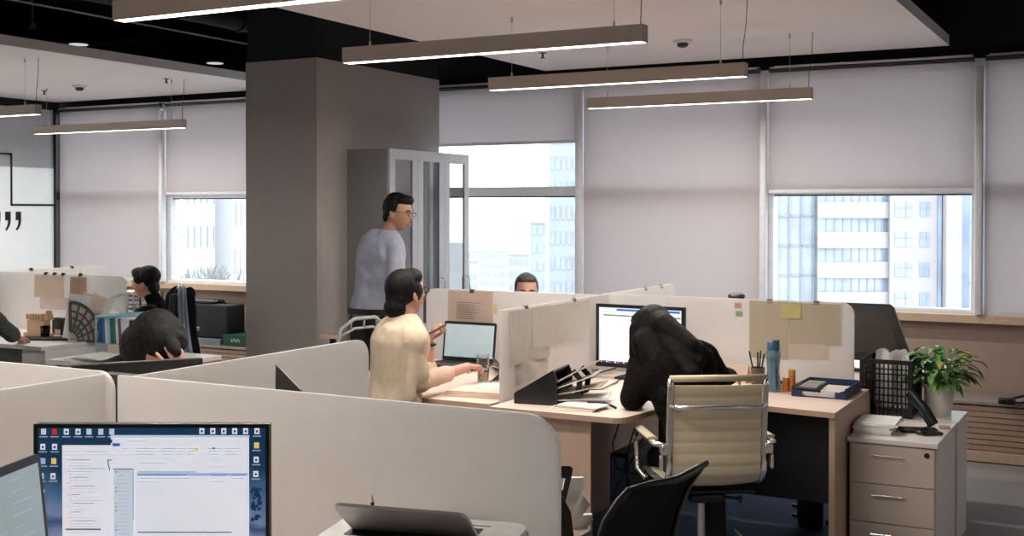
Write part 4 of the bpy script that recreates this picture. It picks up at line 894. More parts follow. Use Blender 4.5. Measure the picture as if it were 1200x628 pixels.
# desk phone stand / black angled device
p = at(1082, 506, Z=PZ)
t = thing('desk_phone', 'black angled phone stand on the front corner of the drawer unit', 'phone', (-0.895, 5.66, PZ), 0.0)
b = MB(); b.box((-0.02, 0.02, 0.007), (0.17, 0.10, 0.014), Euler((0, 0, 0.35)).to_matrix(), 0.006); b.box((0.035, -0.02, 0.007), (0.09, 0.09, 0.014), Euler((0, 0, 0.7)).to_matrix(), 0.006); b.build('foot', M_blackplastic, t, True, 40)
b = MB(); b.tube([(0.02, 0.0, 0.014), (0.03, 0.0, 0.05), (0.0, 0.005, 0.09)], 0.016, 10); b.build('neck', M_blackplastic, t, True)
b = MB(); b.tube([(0.055, -0.035, 0.045), (0.02, -0.02, 0.10), (-0.035, 0.0, 0.155), (-0.062, 0.01, 0.178)], 0.02, 12, flat=(0.05, 0.026, (0, 1, 0.3))); b.build('handset', M_blackplastic, t, True, 60)
b = MB(); b.tube([(0.045, -0.055, 0.052), (0.008, -0.042, 0.108), (-0.045, -0.018, 0.160)], 0.02, 12, flat=(0.03, 0.006, (0, 1, 0.3))); b.build('glossy_strip', mat('dark_teal_gloss', (30, 48, 52), 0.12), t, True, 60)
MB().tube([(-0.02, -0.05, 0.008), (0.0, -0.075, 0.012), (0.03, -0.08, 0.008)], 0.009, 8).build('cable_plug', M_blackplastic, t, True)
b = MB().cyl((0, 0, 0), (0.05, 0.012, 0), 0.0085, n=14).build('paper_roll', M_paper2); b.location = (-0.845, 5.80, PZ+0.0088); tag(b, 'small rolled white paper between phone stand and plant pot', 'paper roll')
# potted plant
pc = at(1101, 486, Z=PZ); pc.z = PZ
t = thing('potted_plant', 'leafy green plant in a white ribbed pot on the drawer unit', 'plant', pc)
prof = [(0.001, 0.0), (0.052, 0.0), (0.055, 0.006), (0.074, 0.135), (0.082, 0.138), (0.083, 0.158), (0.076, 0.158), (0.072, 0.145), (0.001, 0.14)]
pb = MB(); n = 48; rings = []
for r0_, z in prof: rings.append([pb.b.verts.new(V(((r0_+(0.0012*math.cos(24*2*PI*k/n) if 0.01 < z < 0.13 else 0))*math.cos(2*PI*k/n), (r0_)*math.sin(2*PI*k/n), z))) for k in range(n)])
for A, B in zip(rings, rings[1:]):
    for k in range(n): pb.b.faces.new((A[k], A[(k+1) % n], B[(k+1) % n], B[k]))
pb.build('pot', mat('white_pot', (222, 216, 208), 0.5), t, True, 50)
MB().cyl((0, 0, 0.13), (0, 0, 0.146), 0.071, n=24).build('soil', mat('dark_soil', (40, 30, 24), 0.95, bump=0.5), t)
M_leaf = mat('green_leaf', (66, 126, 62), 0.35, var=0.4, scale=9, rgb2=(118, 168, 92)); M_leaf.node_tree.nodes['Principled BSDF'].inputs['Specular IOR Level'].default_value = 0.6
M_leafy = mat('yellowing_leaf', (170, 175, 80), 0.45, var=0.2)
rl_ = random.Random(5); lf = MB(); sm_ = MB(); yl = MB()
def leaf(mb, base, d, L_, w_, droop):
    d = d.normalized(); side = d.cross(UP).normalized(); n = 6; prev = None; p = V(base); dd = V(d)
    for i in range(n+1):
        s = i/n; wd = w_*math.sin(PI*min(1, s*0.96+0.02))**0.75*(1-0.25*s); nrm = side.cross(dd).normalized()
        row = [mb.b.verts.new(p-side*wd+nrm*wd*0.35), mb.b.verts.new(p), mb.b.verts.new(p+side*wd+nrm*wd*0.35)]
        if prev:
            for j in range(2): mb.b.faces.new((prev[j], prev[j+1], row[j+1], row[j]))
        prev = row; dd = (dd+V((0, 0, -droop/n))).normalized(); p = p+dd*L_/n
for k in range(120):
    a = rl_.uniform(0, 2*PI); el = rl_.uniform(0.25, 1.45); r_ = rl_.uniform(0, 0.04); L1 = rl_.uniform(0.05, 0.15)*(0.7+0.5*math.sin(el)) 
    b0 = V((r_*math.cos(a), r_*math.sin(a), 0.14)); dr = V((math.cos(a)*math.cos(el), math.sin(a)*math.cos(el), math.sin(el))); tip = b0+dr*L1+V((0, 0, 0.01))
    sm_.tube([b0, b0+dr*L1*0.5+V((0, 0, 0.006)), tip], 0.0016, 5)
    d2 = (dr+V((math.cos(a)*0.7, math.sin(a)*0.7, 0.0))+V((rl_.uniform(-.4, .4), rl_.uniform(-.4, .4), rl_.uniform(-.3, .2)))).normalized()
    leaf(yl if k % 13 == 5 else lf, tip, d2, rl_.uniform(0.075, 0.125), rl_.uniform(0.016, 0.025), rl_.uniform(0.6, 1.9))
for (x, y, z, L_) in ((0.10, -0.01, 0.10, 0.10), (0.12, 0.02, 0.06, 0.11), (0.08, -0.06, 0.15, 0.09)):
    sm_.tube([(0.02, 0, 0.14), (x*0.6, y*0.6, 0.20+z*0.4), (x, y, 0.16+z)], 0.0016, 5)
    for q in range(4): leaf(lf if q else yl, (x, y, 0.16+z), V((1, -0.5+q*0.4, 0.15-q*0.12)), L_, 0.009, 0.7)
leaf(yl, (0.085, -0.03, 0.155), V((0.7, -0.4, -0.4)), 0.07, 0.012, 1.6)
lf.build('leaves', M_leaf, t, True); sm_.build('stems', mat('green_stem', (96, 130, 66), 0.5), t, True); yl.build('yellow_leaves', M_leafy, t, True)
o = MB().bb(0, 0.10, 0, 0.03, 0, 0.24, bevel=0.004).build('white_box', M_paper); o.location = (-0.99, 6.30, PZ); o.rotation_euler = (0, 0, 0.2)
tag(o, 'white folded packet standing between basket and plant', 'packet')

# ------------------------------------------------------------------ floor things by the desks
p = at(960, 612, Z=0)
t = thing('backpack', 'small black bag with hanging straps on the floor under the desk end', 'bag', (-1.50, 6.02, 0), 0.3)
b = MB(); b.box((0, 0, 0.11), (0.13, 0.12, 0.22), bevel=0.03, seg=3); b.build('bag_body', M_blackplastic, t, True, 60)
b = MB(); b.tube([(0.03, -0.02, 0.21), (0.06, -0.02, 0.29), (0.12, 0, 0.28), (0.17, 0, 0.17), (0.14, 0, 0.05), (0.08, 0, 0.02)], 0.01, 8, flat=(0.035, 0.008, (0, 1, 0))); b.build('shoulder_strap', M_blackplastic, t)
b = MB(); b.tube([(0.03, 0, 0.22), (0.04, 0, 0.26), (0.085, 0, 0.26), (0.09, 0, 0.22)], 0.012, 8); b.build('carry_handle', M_blackplastic, t, True)
for z in (0.06, 0.11, 0.16): MB().box((-0.075, -0.02, z), (0.035, 0.02, 0.014), Euler((0, 0.3, 0)).to_matrix()).build('buckle', M_blackplastic, t)
p = at(732, 590, Z=0); t = thing('computer_tower', 'dark computer tower with a slate blue front under the desk of the woman in black', 'computer', (at(736, 560, Y=5.45).x-0.18, 5.45, 0), 0.0)
MB().bb(0.08, 0.18, 0, 0.42, 0.01, 0.40, bevel=0.006).build('case', M_blackplastic, t); MB().bb(0.09, 0.17, -0.006, 0, 0.06, 0.38).build('front_panel', mat('slate_blue_panel', (130, 160, 190), 0.35), t);  # front panel is blue by colour only, it does not glow
for x in (0.095, 0.165):
    for y in (0.03, 0.38): MB().cyl((x, y, 0), (x, y, 0.012), 0.012, n=10).build('foot', M_blackplastic, t)
for k, pts in enumerate((((726, 495, 5.5), (718, 520, 5.35), (722, 548, 5.35), (745, 556, 5.35), (752, 548, 5.4)), ((756, 508, 5.4), (740, 540, 5.35), (722, 570, 5.3), (716, 600, 5.3), (722, 612, 5.25)), ((744, 500, 5.5), (738, 520, 5.4), (732, 545, 5.4), (740, 575, 5.3), (760, 560, 5.4)))):
    c = MB(); c.tube([at(x, y, Y=yy) for x, y, yy in pts], 0.004, 6); tag(c.build('power_cable', M_blackplastic, None, True), 'black cable hanging under the desk beside the cream chair, %s' % ['looping highest', 'reaching lowest to the floor', 'in the middle of the tangle'][k], 'cable', 'cables hanging under the desk')
# blue carpet area
struct(MB().bb(-2.7, -0.9, 4.2, 7.2, 0.0, 0.004).build('floor_mat', mat('blue_carpet_tile', (70, 92, 124), 0.95, var=0.2, scale=60, bump=0.4, bscale=500)))

# ------------------------------------------------------------------ front corner: printer, laptop lid, pen, magazine rack
t = thing('printer', 'white rounded printer on the front desk, mostly below the frame', 'printer', (-1.438+0.388*math.sin(0.2526), 1.971-0.388*math.cos(0.2526), DZ), 0.2526)
b = MB(); b.prism(rounded(0.385, 0.39, 0.045, 8), (0, 0, 0.247), (0, 0, 0.0)); b.build('case', M_white, t, True, 40)
b = MB(); b.prism(rounded(0.375, 0.38, 0.04, 8), (0, 0, 0.012), (0.005, 0.005, 0.247)); b.build('scanner_lid', M_white, t, True, 40)
MB().bb(0.04, 0.31, 0.34, 0.345, 0.259, 0.2605).build('lid_groove', mat('soft_grey_groove', (190, 184, 182), 0.5), t)
MB().bb(0.05, 0.30, 0.22, 0.32, 0.259, 0.2605).build('control_panel', M_blackplastic, t)
# half closed grey laptop: lid seen from behind
t = thing('laptop', 'half-closed grey aluminium laptop on a box at the bottom of the frame', 'laptop', at(470, 640, D=2.02)+V((0, 0, -0.02)), YAW-0.10)
hz = t.location
M_lap = mat('space_grey_aluminium', (176, 170, 168), 0.4, metal=0.3)
b = MB(); b.prism(rounded(0.30, 0.2, 0.012), (0, 0, 0.014), (-0.15, 0.0, -0.014)); b.build('base', M_lap, t)
LT = at(388, 592, D=2.14); RT = at(546, 605, D=2.10)
ax_ = (RT-LT).normalized(); best = min((abs((at(432, 640, D=1.9+i*0.005)-LT).normalized().dot(ax_)), 1.9+i*0.005) for i in range(100))
wv = (at(432, 640, D=best[1])-LT); wv = wv.normalized()*0.2; wv -= ax_*wv.dot(ax_); LB = LT+wv; RB = RT+wv
hz = (LB+RB)/2; t.location = hz; hz = t.location
iM = (Matrix.Translation((LB+RB)/2) @ Matrix.Rotation(YAW-0.10, 4, 'Z')).inverted()
c4 = [iM @ p for p in (LB, RB, RT, LT)]; nrm = -(c4[1]-c4[0]).cross(c4[3]-c4[0]).normalized()*0.006
# round the upper corners
def lerp(a, b, s): return a+(b-a)*s
pl = [c4[0], c4[1]] + [((1-s)**2)*lerp(c4[1], c4[2], .72)+2*s*(1-s)*c4[2]+s*s*lerp(c4[3], c4[2], .93) for s in (0, .25, .5, .75, 1)] + [((1-s)**2)*lerp(c4[3], c4[2], .06)+2*s*(1-s)*c4[3]+s*s*lerp(c4[0], c4[3], .75) for s in (0, .25, .5, .75, 1)]
b = MB(); a_ = [b.b.verts.new(p) for p in pl]; b_ = [b.b.verts.new(p+nrm) for p in pl]
b.b.faces.new(a_); b.b.faces.new(b_[::-1])
for i in range(len(pl)): b.b.faces.new((a_[i], b_[i], b_[(i+1) % len(pl)], a_[(i+1) % len(pl)]))
b.build('lid', M_lap, t)
o = MB().bb(-0.12, 0.02, 0.01, 0.06, 0, hz.z-0.0145-DZ).build('cardboard_box', mat('cardboard', (170, 130, 95), 0.8)); o.location = (hz.x, hz.y, DZ); o.rotation_euler = (0, 0, YAW-0.10); tag(o, 'cardboard box under the half-closed laptop, below the frame', 'box')
pp = at(437, 590, D=2.30); t = thing('pencil', 'dark pencil standing point up behind the half-closed laptop', 'pencil', (pp.x, pp.y, 0.975))
MB().cyl((0, 0, 0), (-0.001, 0, pp.z-0.975+0.003), 0.0035, n=8).build('shaft', M_blackplastic, t); MB().cyl((-0.001, 0, pp.z-0.975+0.003), (-0.003, 0, pp.z-0.975+0.018), 0.0035, 0.0005, 8).build('point', M_paper2, t)
t2 = thing('pencil_holder', 'small black holder for the pencil behind the half-closed laptop', 'pen cup', (pp.x, pp.y, 0.9735)); MB().cyl((0, 0, 0), (0, 0, 0.02), 0.012).build('holder', M_blackplastic, t2)
# magazine rack beyond the large screen
q0 = at(652, 628, D=3.15)
t = thing('magazine_rack', 'dark slotted magazine rack with white papers beyond the large front screen', 'magazine rack', (-1.40, 2.78, DZ), 0.2)
def wp(x, y, D): return (Matrix.Translation(V(t.location)) @ Matrix.Rotation(0.2, 4, 'Z')).inverted() @ at(x, y, D=D)
def slabq(mb, P, th):
    n = (P[1]-P[0]).cross(P[2]-P[0]).normalized()*th; a = [mb.b.verts.new(p) for p in P]; b = [mb.b.verts.new(p+n) for p in P]
    mb.b.faces.new(a); mb.b.faces.new(b[::-1])
    for i in range(len(P)): mb.b.faces.new((a[i], b[i], b[(i+1) % len(P)], a[(i+1) % len(P)]))
b = MB(); Dr = 3.18
def rr(pts): return [wp(x, y, Dr) for x, y in pts]
slabq(b, rr([(636, 546), (668, 546), (670, 551), (668, 562), (640, 556)]), 0.005); slabq(b, rr([(640, 556), (668, 562), (664, 575), (640, 571)]), 0.005) if False else None
# plate with two oblong slots: frame strips round the openings
slabq(b, rr([(630, 545), (668, 546), (671.5, 549), (670, 558), (630, 556)]), 0.005); slabq(b, rr([(664, 556), (670.5, 556), (652, 632), (645, 632)]), 0.005)
slabq(b, rr([(630, 572), (664, 575), (660, 583), (630, 580)]), 0.005); slabq(b, rr([(630, 592), (658, 594), (648, 632), (630, 632)]), 0.005); slabq(b, rr([(630, 556), (638, 556), (634, 600), (630, 600)]), 0.005)
b.build('slotted_plate', M_darkplastic, t)
b = MB()
for (P) in (((653, 579), (660, 583), (669, 600), (674, 640), (640, 640), (645, 600)),): slabq(b, [wp(x, y, 3.1) for x, y in P], 0.01)
b.build('front_panel', M_blackplastic, t)
for k, P in enumerate((((662, 560), (684, 560), (686, 566), (672, 600), (655, 600)), ((668, 583), (682, 577), (692, 592), (672, 618), (660, 620)), ((673, 604), (694, 603), (695, 609), (676, 636), (664, 640)))):
    b = MB(); slabq(b, [at(x, y, D=3.22+0.03*k) for x, y in P], 0.018); o = b.build('paper_bundle', M_paper); tag(o, ['uppermost', 'middle', 'lowest'][k]+' white paper bundle fanning out of the dark magazine rack', 'papers', 'papers in the magazine rack')

# ------------------------------------------------------------------ far left desk things
M_holder = mat('pale_grey_holder', (196, 206, 208), 0.4); M_holderdark = mat('dark_fan_grille', (78, 76, 74), 0.45)
t = thing('fan_pattern_file_holder', 'grey file holder with a quarter-fan grille on the far desk', 'file holder', at(86, 395, D=7.9)+V((0, 0, 0)), 0)
t.location.z = 0.741; t.rotation_euler = (0, 0, YAW+0.15)
s = 7.9/F; b = MB(); cx0, cz0, Rq = 0.0, 0.0, 0.27
b.bb(-0.035, -0.025, 0, 0.08, 0, 0.29); b.bb(-0.025, 0.17, 0.07, 0.08, 0, 0.20); b.bb(-0.025, 0.17, 0, 0.08, 0, 0.01); b.bb(0.17, 0.18, 0.0, 0.08, 0, 0.20); b.build('case', M_holder, t)
b = MB()
for r0_ in (0.07, 0.115, 0.16, 0.205, 0.265):
    b.tube([(-0.02+r0_*0.75*math.sin(a*PI/20), -0.004, r0_*math.cos(a*PI/20)) for a in range(0, 11)], 0.006 if r0_ < 0.26 else 0.011, 6)
for a in (0.0, 0.32, 0.62, 0.92, 1.22, PI/2): b.tube([(-0.02+0.07*0.75*math.sin(a), -0.004, 0.07*math.cos(a)), (-0.02+0.265*0.75*math.sin(a), -0.004, 0.265*math.cos(a))], 0.006 if 0 < a < 1.5 else 0.01, 6)
b.build('fan_grille', M_holderdark, t)
for k, (dx, a, m) in enumerate(((0.02, 0.15, M_paper), (0.09, 0.3, M_paper2), (0.13, 0.42, M_paper))):
    o = MB().box((0, 0, 0.15), (0.15, 0.012, 0.30), Euler((0, a, 0)).to_matrix()).build('file_papers', m); o.location = t.location+Matrix.Rotation(YAW+0.15, 3, 'Z') @ V((dx, 0.03+0.014*k, 0.012)); o.rotation_euler = (0, 0, YAW+0.15)
    tag(o, ['upright white papers against the side of the fan-grille holder', 'cream papers leaning in the fan-grille holder', 'most tilted white papers in the fan-grille holder'][k], 'papers', 'papers in the fan grille holder')
t = thing('wire_letter_tray', 'pale wire tray with tilted papers behind the fan-grille holder', 'letter tray', at(118, 392, D=8.2), YAW); t.location.z = 0.741
b = MB(); b.tube([(-0.12, 0, 0.22), (0.16, 0, 0.30), (0.19, 0, 0.28), (0.19, 0, 0.0), (-0.12, 0, 0.0)], 0.009, 8); b.tube([(-0.12, 0.12, 0.22), (0.16, 0.12, 0.30), (0.19, 0.12, 0.28), (0.19, 0.12, 0.0), (-0.12, 0.12, 0.0)], 0.009, 8)
for z in (0.0, 0.12): b.tube([(0.19, 0, z), (0.19, 0.12, z)], 0.006)
b.build('frame', M_holder, t, True)
for k, (z, m) in enumerate(((0.18, M_paper), (0.14, mat('lilac_folder', (170, 168, 186), 0.6)), (0.08, M_paper2))): 
    o = MB().box((0, 0, 0), (0.26, 0.2, 0.012), Euler((0.1, 0.28, 0)).to_matrix(), 0.002).build('tilted_folder', m); o.location = t.location+Matrix.Rotation(YAW, 3, 'Z') @ V((0.03, 0.08, z)); o.rotation_euler = (0, 0, YAW); tag(o, ['top white', 'lilac grey', 'lowest cream'][k]+' folder tilted in the pale wire tray', 'folder', 'folders in the wire tray')
yl_ = 5.95
hung(-7.215, -6.905, 0.985, 1.148, yl_, 'large peach sheet on the far screen above the block calendar', mat('peach_sheet', (220, 198, 180), 0.8, var=0.04), 0.004)
hung(-7.16, -6.85, 0.90, 0.99, yl_+0.004, 'pale pink sheet hanging below the large peach sheet', mat('pale_pink_sheet', (226, 206, 198), 0.8), 0.003)
hung(-6.84, -6.67, 1.0, 1.145, yl_, 'brown printed sheet on the far screen above the fan-grille holder', mat('brown_sheet', (190, 160, 136), 0.8, var=0.1, scale=15), 0.004, (0.15, 0.85, 0.1, 0.85, 8))
for k, x in enumerate((-7.11, -7.02, -6.93, -6.75)): clip(x, 5.968, 1.163, 'tiny dark clip on the far screen, %s from the frame edge' % ['first', 'second', 'third', 'fourth'][k], wire=(k == 3))
clip(-7.74, 6.35, 1.163, 'dark clip on the divider before the quotation mark wall, nearer the viewer', PI/2, False); clip(-7.74, 6.75, 1.163, 'dark clip on the divider before the quotation mark wall, nearer the windows', PI/2, False)
M_wood = mat('light_wood_block', (214, 178, 140), 0.6, var=0.06, stretch=(1, 5, 5))
t = thing('wooden_block_calendar', 'light wooden block calendar shaped like a little house on the far desk', 'calendar', at(42, 393, Y=5.62), 0.05); t.location.z = 0.741
MB().bb(-0.12, 0.10, 0, 0.07, 0, 0.025).build('plinth', M_wood, t); MB().bb(-0.09, 0.07, 0.005, 0.065, 0.025, 0.115).build('body', M_wood, t)
for k, x in enumerate((-0.095, -0.045, 0.008)):
    o = MB().bb(x, x+0.045, -0.002, 0.055, 0.12, 0.16, bevel=0.002).build('number_block', M_wood, t)
    g = MB(); seg = [(0.012, 0.03, 0.148, 0.151), (0.027, 0.03, 0.13, 0.15)] if k else [(0.014, 0.02, 0.13, 0.15)]
    for a, b_, c_, d_ in seg: g.bb(x+a, x+b_, -0.0035, -0.002, c_, d_)
    g.bb(x+0.012, x+0.03, -0.0035, -0.002, 0.128, 0.131); g.build('numeral', M_darkplastic, o)
MB().prism([(0.075, 0.12), (0.12, 0.12), (0.098, 0.185)], (0, 0.05, 0), (0, 0, 0), (1, 0, 0), (0, 0, 1)).build('gable', M_wood, t)
t = thing('glass_jar', 'small glass jar with an amber filling beside the block calendar', 'jar', at(53, 390, Y=5.56)); t.location.z = 0.741
MB().lathe([(0.001, 0), (0.03, 0), (0.034, 0.09), (0.032, 0.09), (0.028, 0.006), (0.001, 0.006)], n=20, close=False).build('jar_body', M_clear, t, True); MB().cyl((0, 0, 0.007), (0, 0, 0.06), 0.026, n=16).build('filling', mat('amber_filling', (170, 130, 70), 0.3), t)
t = thing('card_box', 'small black box with a cream card standing behind the jar', 'box', at(68, 388, Y=5.78)); t.location.z = 0.741
MB().bb(-0.06, 0.07, 0, 0.05, 0, 0.12).build('box_body', M_blackplastic, t); MB().bb(-0.02, 0.03, -0.01, -0.004, 0, 0.04).build('card', M_paper2, t)
t = thing('keyboard', 'black keyboard on the far desk in front of the jar', 'keyboard', at(58, 398, Z=0.741), 0.35)
MB().bb(-0.20, 0.20, -0.06, 0.06, 0, 0.015, bevel=0.003).build('case', M_blackplastic, t)
kk = MB()
for i in range(14):
    for j in range(4): kk.bb(-0.19+i*0.027, -0.167+i*0.027, -0.05+j*0.025, -0.029+j*0.025, 0.015, 0.019)
kk.build('keys', M_darkplastic, t)
# file box with blue and green folders on the small table
t = thing('file_rack', 'grey file rack with a light blue rim holding blue and green folders', 'file rack', (-5.55, 5.02, 0.741), 0.12)
fw_, fd_ = 0.30, 0.22
b = MB(); b.bb(0, fw_, 0, 0.004, 0, 0.085); b.bb(0, fw_, fd_-.004, fd_, 0, 0.085); b.bb(0, 0.004, 0, fd_, 0, 0.085); b.bb(fw_-.004, fw_, 0, fd_, 0, 0.085); b.bb(0, fw_, 0, fd_, 0, 0.004); b.build('base_box', mat('grey_file_box', (160, 165, 172), 0.5), t)
b = MB(); b.tube([(0, 0, 0.24), (fw_, 0, 0.262), (fw_, fd_, 0.262), (0, fd_, 0.24)], 0.009, 8, closed=True)
for x, y in ((0, 0), (fw_, 0), (fw_, fd_), (0, fd_)): b.cyl((x, y, 0.08), (x, y, 0.25), 0.006, n=8)
b.build('rim', mat('light_blue_rim', (140, 190, 215), 0.4), t, True)
MB().bb(0.09, 0.17, -0.002, 0, 0.004, 0.08).build('cream_label', M_paper2, t)
fc = [('dark blue', (30, 84, 150)), ('blue', (60, 120, 180)), ('white', (226, 228, 230)), ('pale blue', (170, 196, 214)), ('deep green', (20, 110, 92)), ('green', (34, 128, 104)), ('white ringed', (230, 230, 232)), ('slate striped', (90, 96, 120)), ('light', (214, 218, 226)), ('thick white', (235, 235, 238)), ('last white', (226, 226, 232))]
xx = 0.012
for k, (nm, c_) in enumerate(fc):
    th = 0.016 if k < 9 else 0.034; o = MB().box((0, 0.10, 0.118), (th, 0.185, 0.226), Euler((0, -0.05, 0)).to_matrix(), 0.001).build('folder', mat('folder_'+nm.replace(' ', '_'), c_, 0.5)); o.location = V((-5.55, 5.02, 0.746))+Matrix.Rotation(0.12, 3, 'Z') @ V((xx+th/2, 0.012, 0)); o.rotation_euler = (0, 0, 0.12)
    tag(o, nm+' folder standing in the light-blue-rimmed file rack', 'folder', 'folders in the file rack'); xx += th+0.004
o = MB().box((0, 0, 0.1), (0.05, 0.08, 0.2), Euler((0, 0.1, 0)).to_matrix(), 0.02, 3).build('green_bottle', mat('dark_green_plastic', (40, 60, 58), 0.3), None, True, 60); o.location = (-5.62, 5.15, 0.741); tag(o, 'dark green pouch standing beside the file rack', 'pouch')
t = thing('paper_stack', 'loose fanned white papers on the small table before the file rack', 'papers', (-5.52, 4.90, 0.741), 0.1)
for k in range(6): MB().box((0.05*k*0.6, 0.03*math.sin(k), 0.002+k*0.006), (0.26, 0.15, 0.004), Euler((0.02*k, 0.0, 0.35-0.15*k)).to_matrix()).build('sheet', M_paper, t)
# papers and trays behind the far screen
t = thing('paper_tray_tower', 'stacked trays of white papers in front of the seated man in black', 'letter tray', at(143, 372, D=8.80), 0.2); t.location.z = 0.741
for k in range(4): MB().bb(-0.1, 0.16, 0, 0.3, 0.045+k*0.065, 0.05+k*0.065).build('tray', M_blackplastic, t)
for x, y in ((-0.1, 0), (0.15, 0), (-0.1, 0.29), (0.15, 0.29)): MB().bb(x, x+0.01, y, y+0.01, 0, 0.26).build('upright', M_blackplastic, t)
for k in range(4): 
    o = MB().box((0.03, 0.14, 0), (0.24, 0.28, 0.022), Euler((0, 0.0, 0.05*k)).to_matrix()).build('paper_pile', M_paper); o.location = t.location+V((0, 0, 0.063+k*0.065)); o.rotation_euler = (0, 0, 0.2); tag(o, 'white paper pile in the tray tower by the man in black, '+['bottom tray', 'second tray', 'third tray', 'top tray'][k], 'papers', 'papers in the tray tower')
# bag and green box on the radiator cover
RZ = 0.3985
t = thing('laptop_bag', 'boxy black bag standing on the radiator cover behind the coat chair', 'bag', (-7.74, 8.14, RZ))
MB().bb(0, 0.42, 0, 0.24, 0, 0.31, bevel=0.02, seg=3).build('bag_body', mat('black_nylon', (20, 22, 26), 0.7), t, True, 50); MB().tube([(0.13, 0.12, 0.30), (0.15, 0.12, 0.345), (0.27, 0.12, 0.345), (0.29, 0.12, 0.30)], 0.01, 8).build('handle', M_blackplastic, t, True)
MB().bb(-0.06, 0.22, 0.03, 0.2, 0.31, 0.34, bevel=0.01).build('flap', M_blackplastic, t)
o = MB().bb(0, 0.42, 0, 0.25, 0, 0.055, bevel=0.003).build('flat_box', mat('grey_flat_box', (120, 124, 132), 0.6)); o.location = (-7.80, 8.11, RZ); t.location.z = RZ+0.056; tag(o, 'flat grey box under the black bag on the radiator cover', 'box')
t = thing('green_box', 'dark green flat box with white lettering on the radiator cover beside the column', 'box', (-7.36, 8.12, RZ)); MB().bb(0, 0.40, 0, 0.24, 0, 0.105, bevel=0.003).build('carton', mat('dark_green_carton', (18, 66, 44), 0.5), t)
lt_ = MB()
for k in range(5): lt_.bb(0.10+k*0.022, 0.104+k*0.022, -0.001, 0.0, 0.04, 0.068); lt_.bb(0.104+k*0.022, 0.114+k*0.022, -0.001, 0.0, 0.064 if k % 2 else 0.04, 0.068 if k % 2 else 0.044); lt_.bb(0.104+k*0.022, 0.112+k*0.022, -0.001, 0.0, 0.052, 0.055)
lt_.build('white_lettering', M_paper, t)

# ------------------------------------------------------------------ chairs
M_cream = mat('cream_leather', (214, 199, 168), 0.42, var=0.03, scale=12)
M_mesh = mat('black_chair_mesh', (26, 26, 28), 0.75)
def star_base(t, z_hub, r=0.30, m=None, rot=0.0):
    m = m or M_alu
    b = MB()
    for k in range(5):
        a = rot+2*PI*k/5; c_, s_ = math.cos(a), math.sin(a)
        b.tube([(0.02*c_, 0.02*s_, 0.10), (r*0.5*c_, r*0.5*s_, 0.09), (r*c_, r*s_, 0.06)], [0.02, 0.017, 0.012], 8)
    b.build('star_base', m, t, True)
    for k in range(5):
        a = rot+2*PI*k/5; x, y = r*math.cos(a), r*math.sin(a); w_ = MB()
        for o in (-0.014, 0.014): w_.cyl((x-math.sin(a)*o-0.007*math.sin(a), y+math.cos(a)*o+0.007*math.cos(a), 0.026), (x-math.sin(a)*o+0.007*math.sin(a), y+math.cos(a)*o-0.007*math.cos(a), 0.026), 0.025, n=14)
        w_.build('caster', M_blackplastic, t, True, 40)
    MB().cyl((0, 0, 0.08), (0, 0, 0.22), 0.025, n=18).cyl((0, 0, 0.22), (0, 0, z_hub), 0.016, n=16).build('gas_lift', M_alu, t, True, 40)
# cream chair: sling of ribbed leather between two chrome side rails
cc0 = at(822, 500, D=5.02); chz = YAW+0.10
t = thing('office_chair', 'cream ribbed leather swivel chair with chrome frame, the woman in black sits on it', 'chair', (cc0.x, cc0.y, 0), chz)
prof = [(-0.262, 0.945), (-0.258, 0.90), (-0.247, 0.80), (-0.238, 0.72), (-0.238, 0.65), (-0.240, 0.60), (-0.232, 0.55), (-0.20, 0.517), (-0.14, 0.498), (-0.05, 0.490), (0.08, 0.486), (0.18, 0.486), (0.23, 0.478), (0.255, 0.455)]
def interp(s):
    L_ = [0]
    for a, b in zip(prof, prof[1:]): L_.append(L_[-1]+math.hypot(b[0]-a[0], b[1]-a[1]))
    d = s*L_[-1]
    for i in range(len(prof)-1):
        if d <= L_[i+1]+1e-9:
            u = (d-L_[i])/(L_[i+1]-L_[i]); return (prof[i][0]+(prof[i+1][0]-prof[i][0])*u, prof[i][1]+(prof[i+1][1]-prof[i][1])*u), ((prof[i+1][0]-prof[i][0]), (prof[i+1][1]-prof[i][1]))
    return prof[-1], (prof[-1][0]-prof[-2][0], prof[-1][1]-prof[-2][1])
def sling(s0, s1, nrib, hw, th):
    mb = MB(); N = nrib*8; rows = []
    for i in range(N+1):
        s = s0+(s1-s0)*i/N; (y, z), (dy, dz) = interp(s); L_ = math.hypot(dy, dz); ny, nz = dz/L_, -dy/L_     # normal pointing to the rear/below
        bul = th*(0.55+0.45*abs(math.sin(PI*nrib*i/N))**0.6); wf = 1.0
        row = []
        for j in range(9):
            x = -hw+2*hw*j/8; sag = 0.012*(1-(x/hw)**2)
            row.append((x, y+ny*(sag+bul/2), z+nz*(sag+bul/2)))
        bot = [(x_, y_-ny*bul, z_-nz*bul) for x_, y_, z_ in row]
        rows.append([mb.b.verts.new(p) for p in row]+[mb.b.verts.new(p) for p in bot[::-1]])
    for A, B in zip(rows, rows[1:]):
        n = len(A)
        for k in range(n): mb.b.faces.new((A[k], A[(k+1) % n], B[(k+1) % n], B[k]))
    mb.b.faces.new(rows[0][::-1]); mb.b.faces.new(rows[-1]); return mb
sling(0.03, 0.50, 9, 0.183, 0.014).build('backrest', M_cream, t, True, 60); sling(0.50, 0.985, 8, 0.183, 0.016).build('seat', M_cream, t, True, 60)
MB().tube([(-0.20, -0.262, 0.945), (0.20, -0.262, 0.945)], 0.014, 12).build('top_roll', M_cream, t, True)
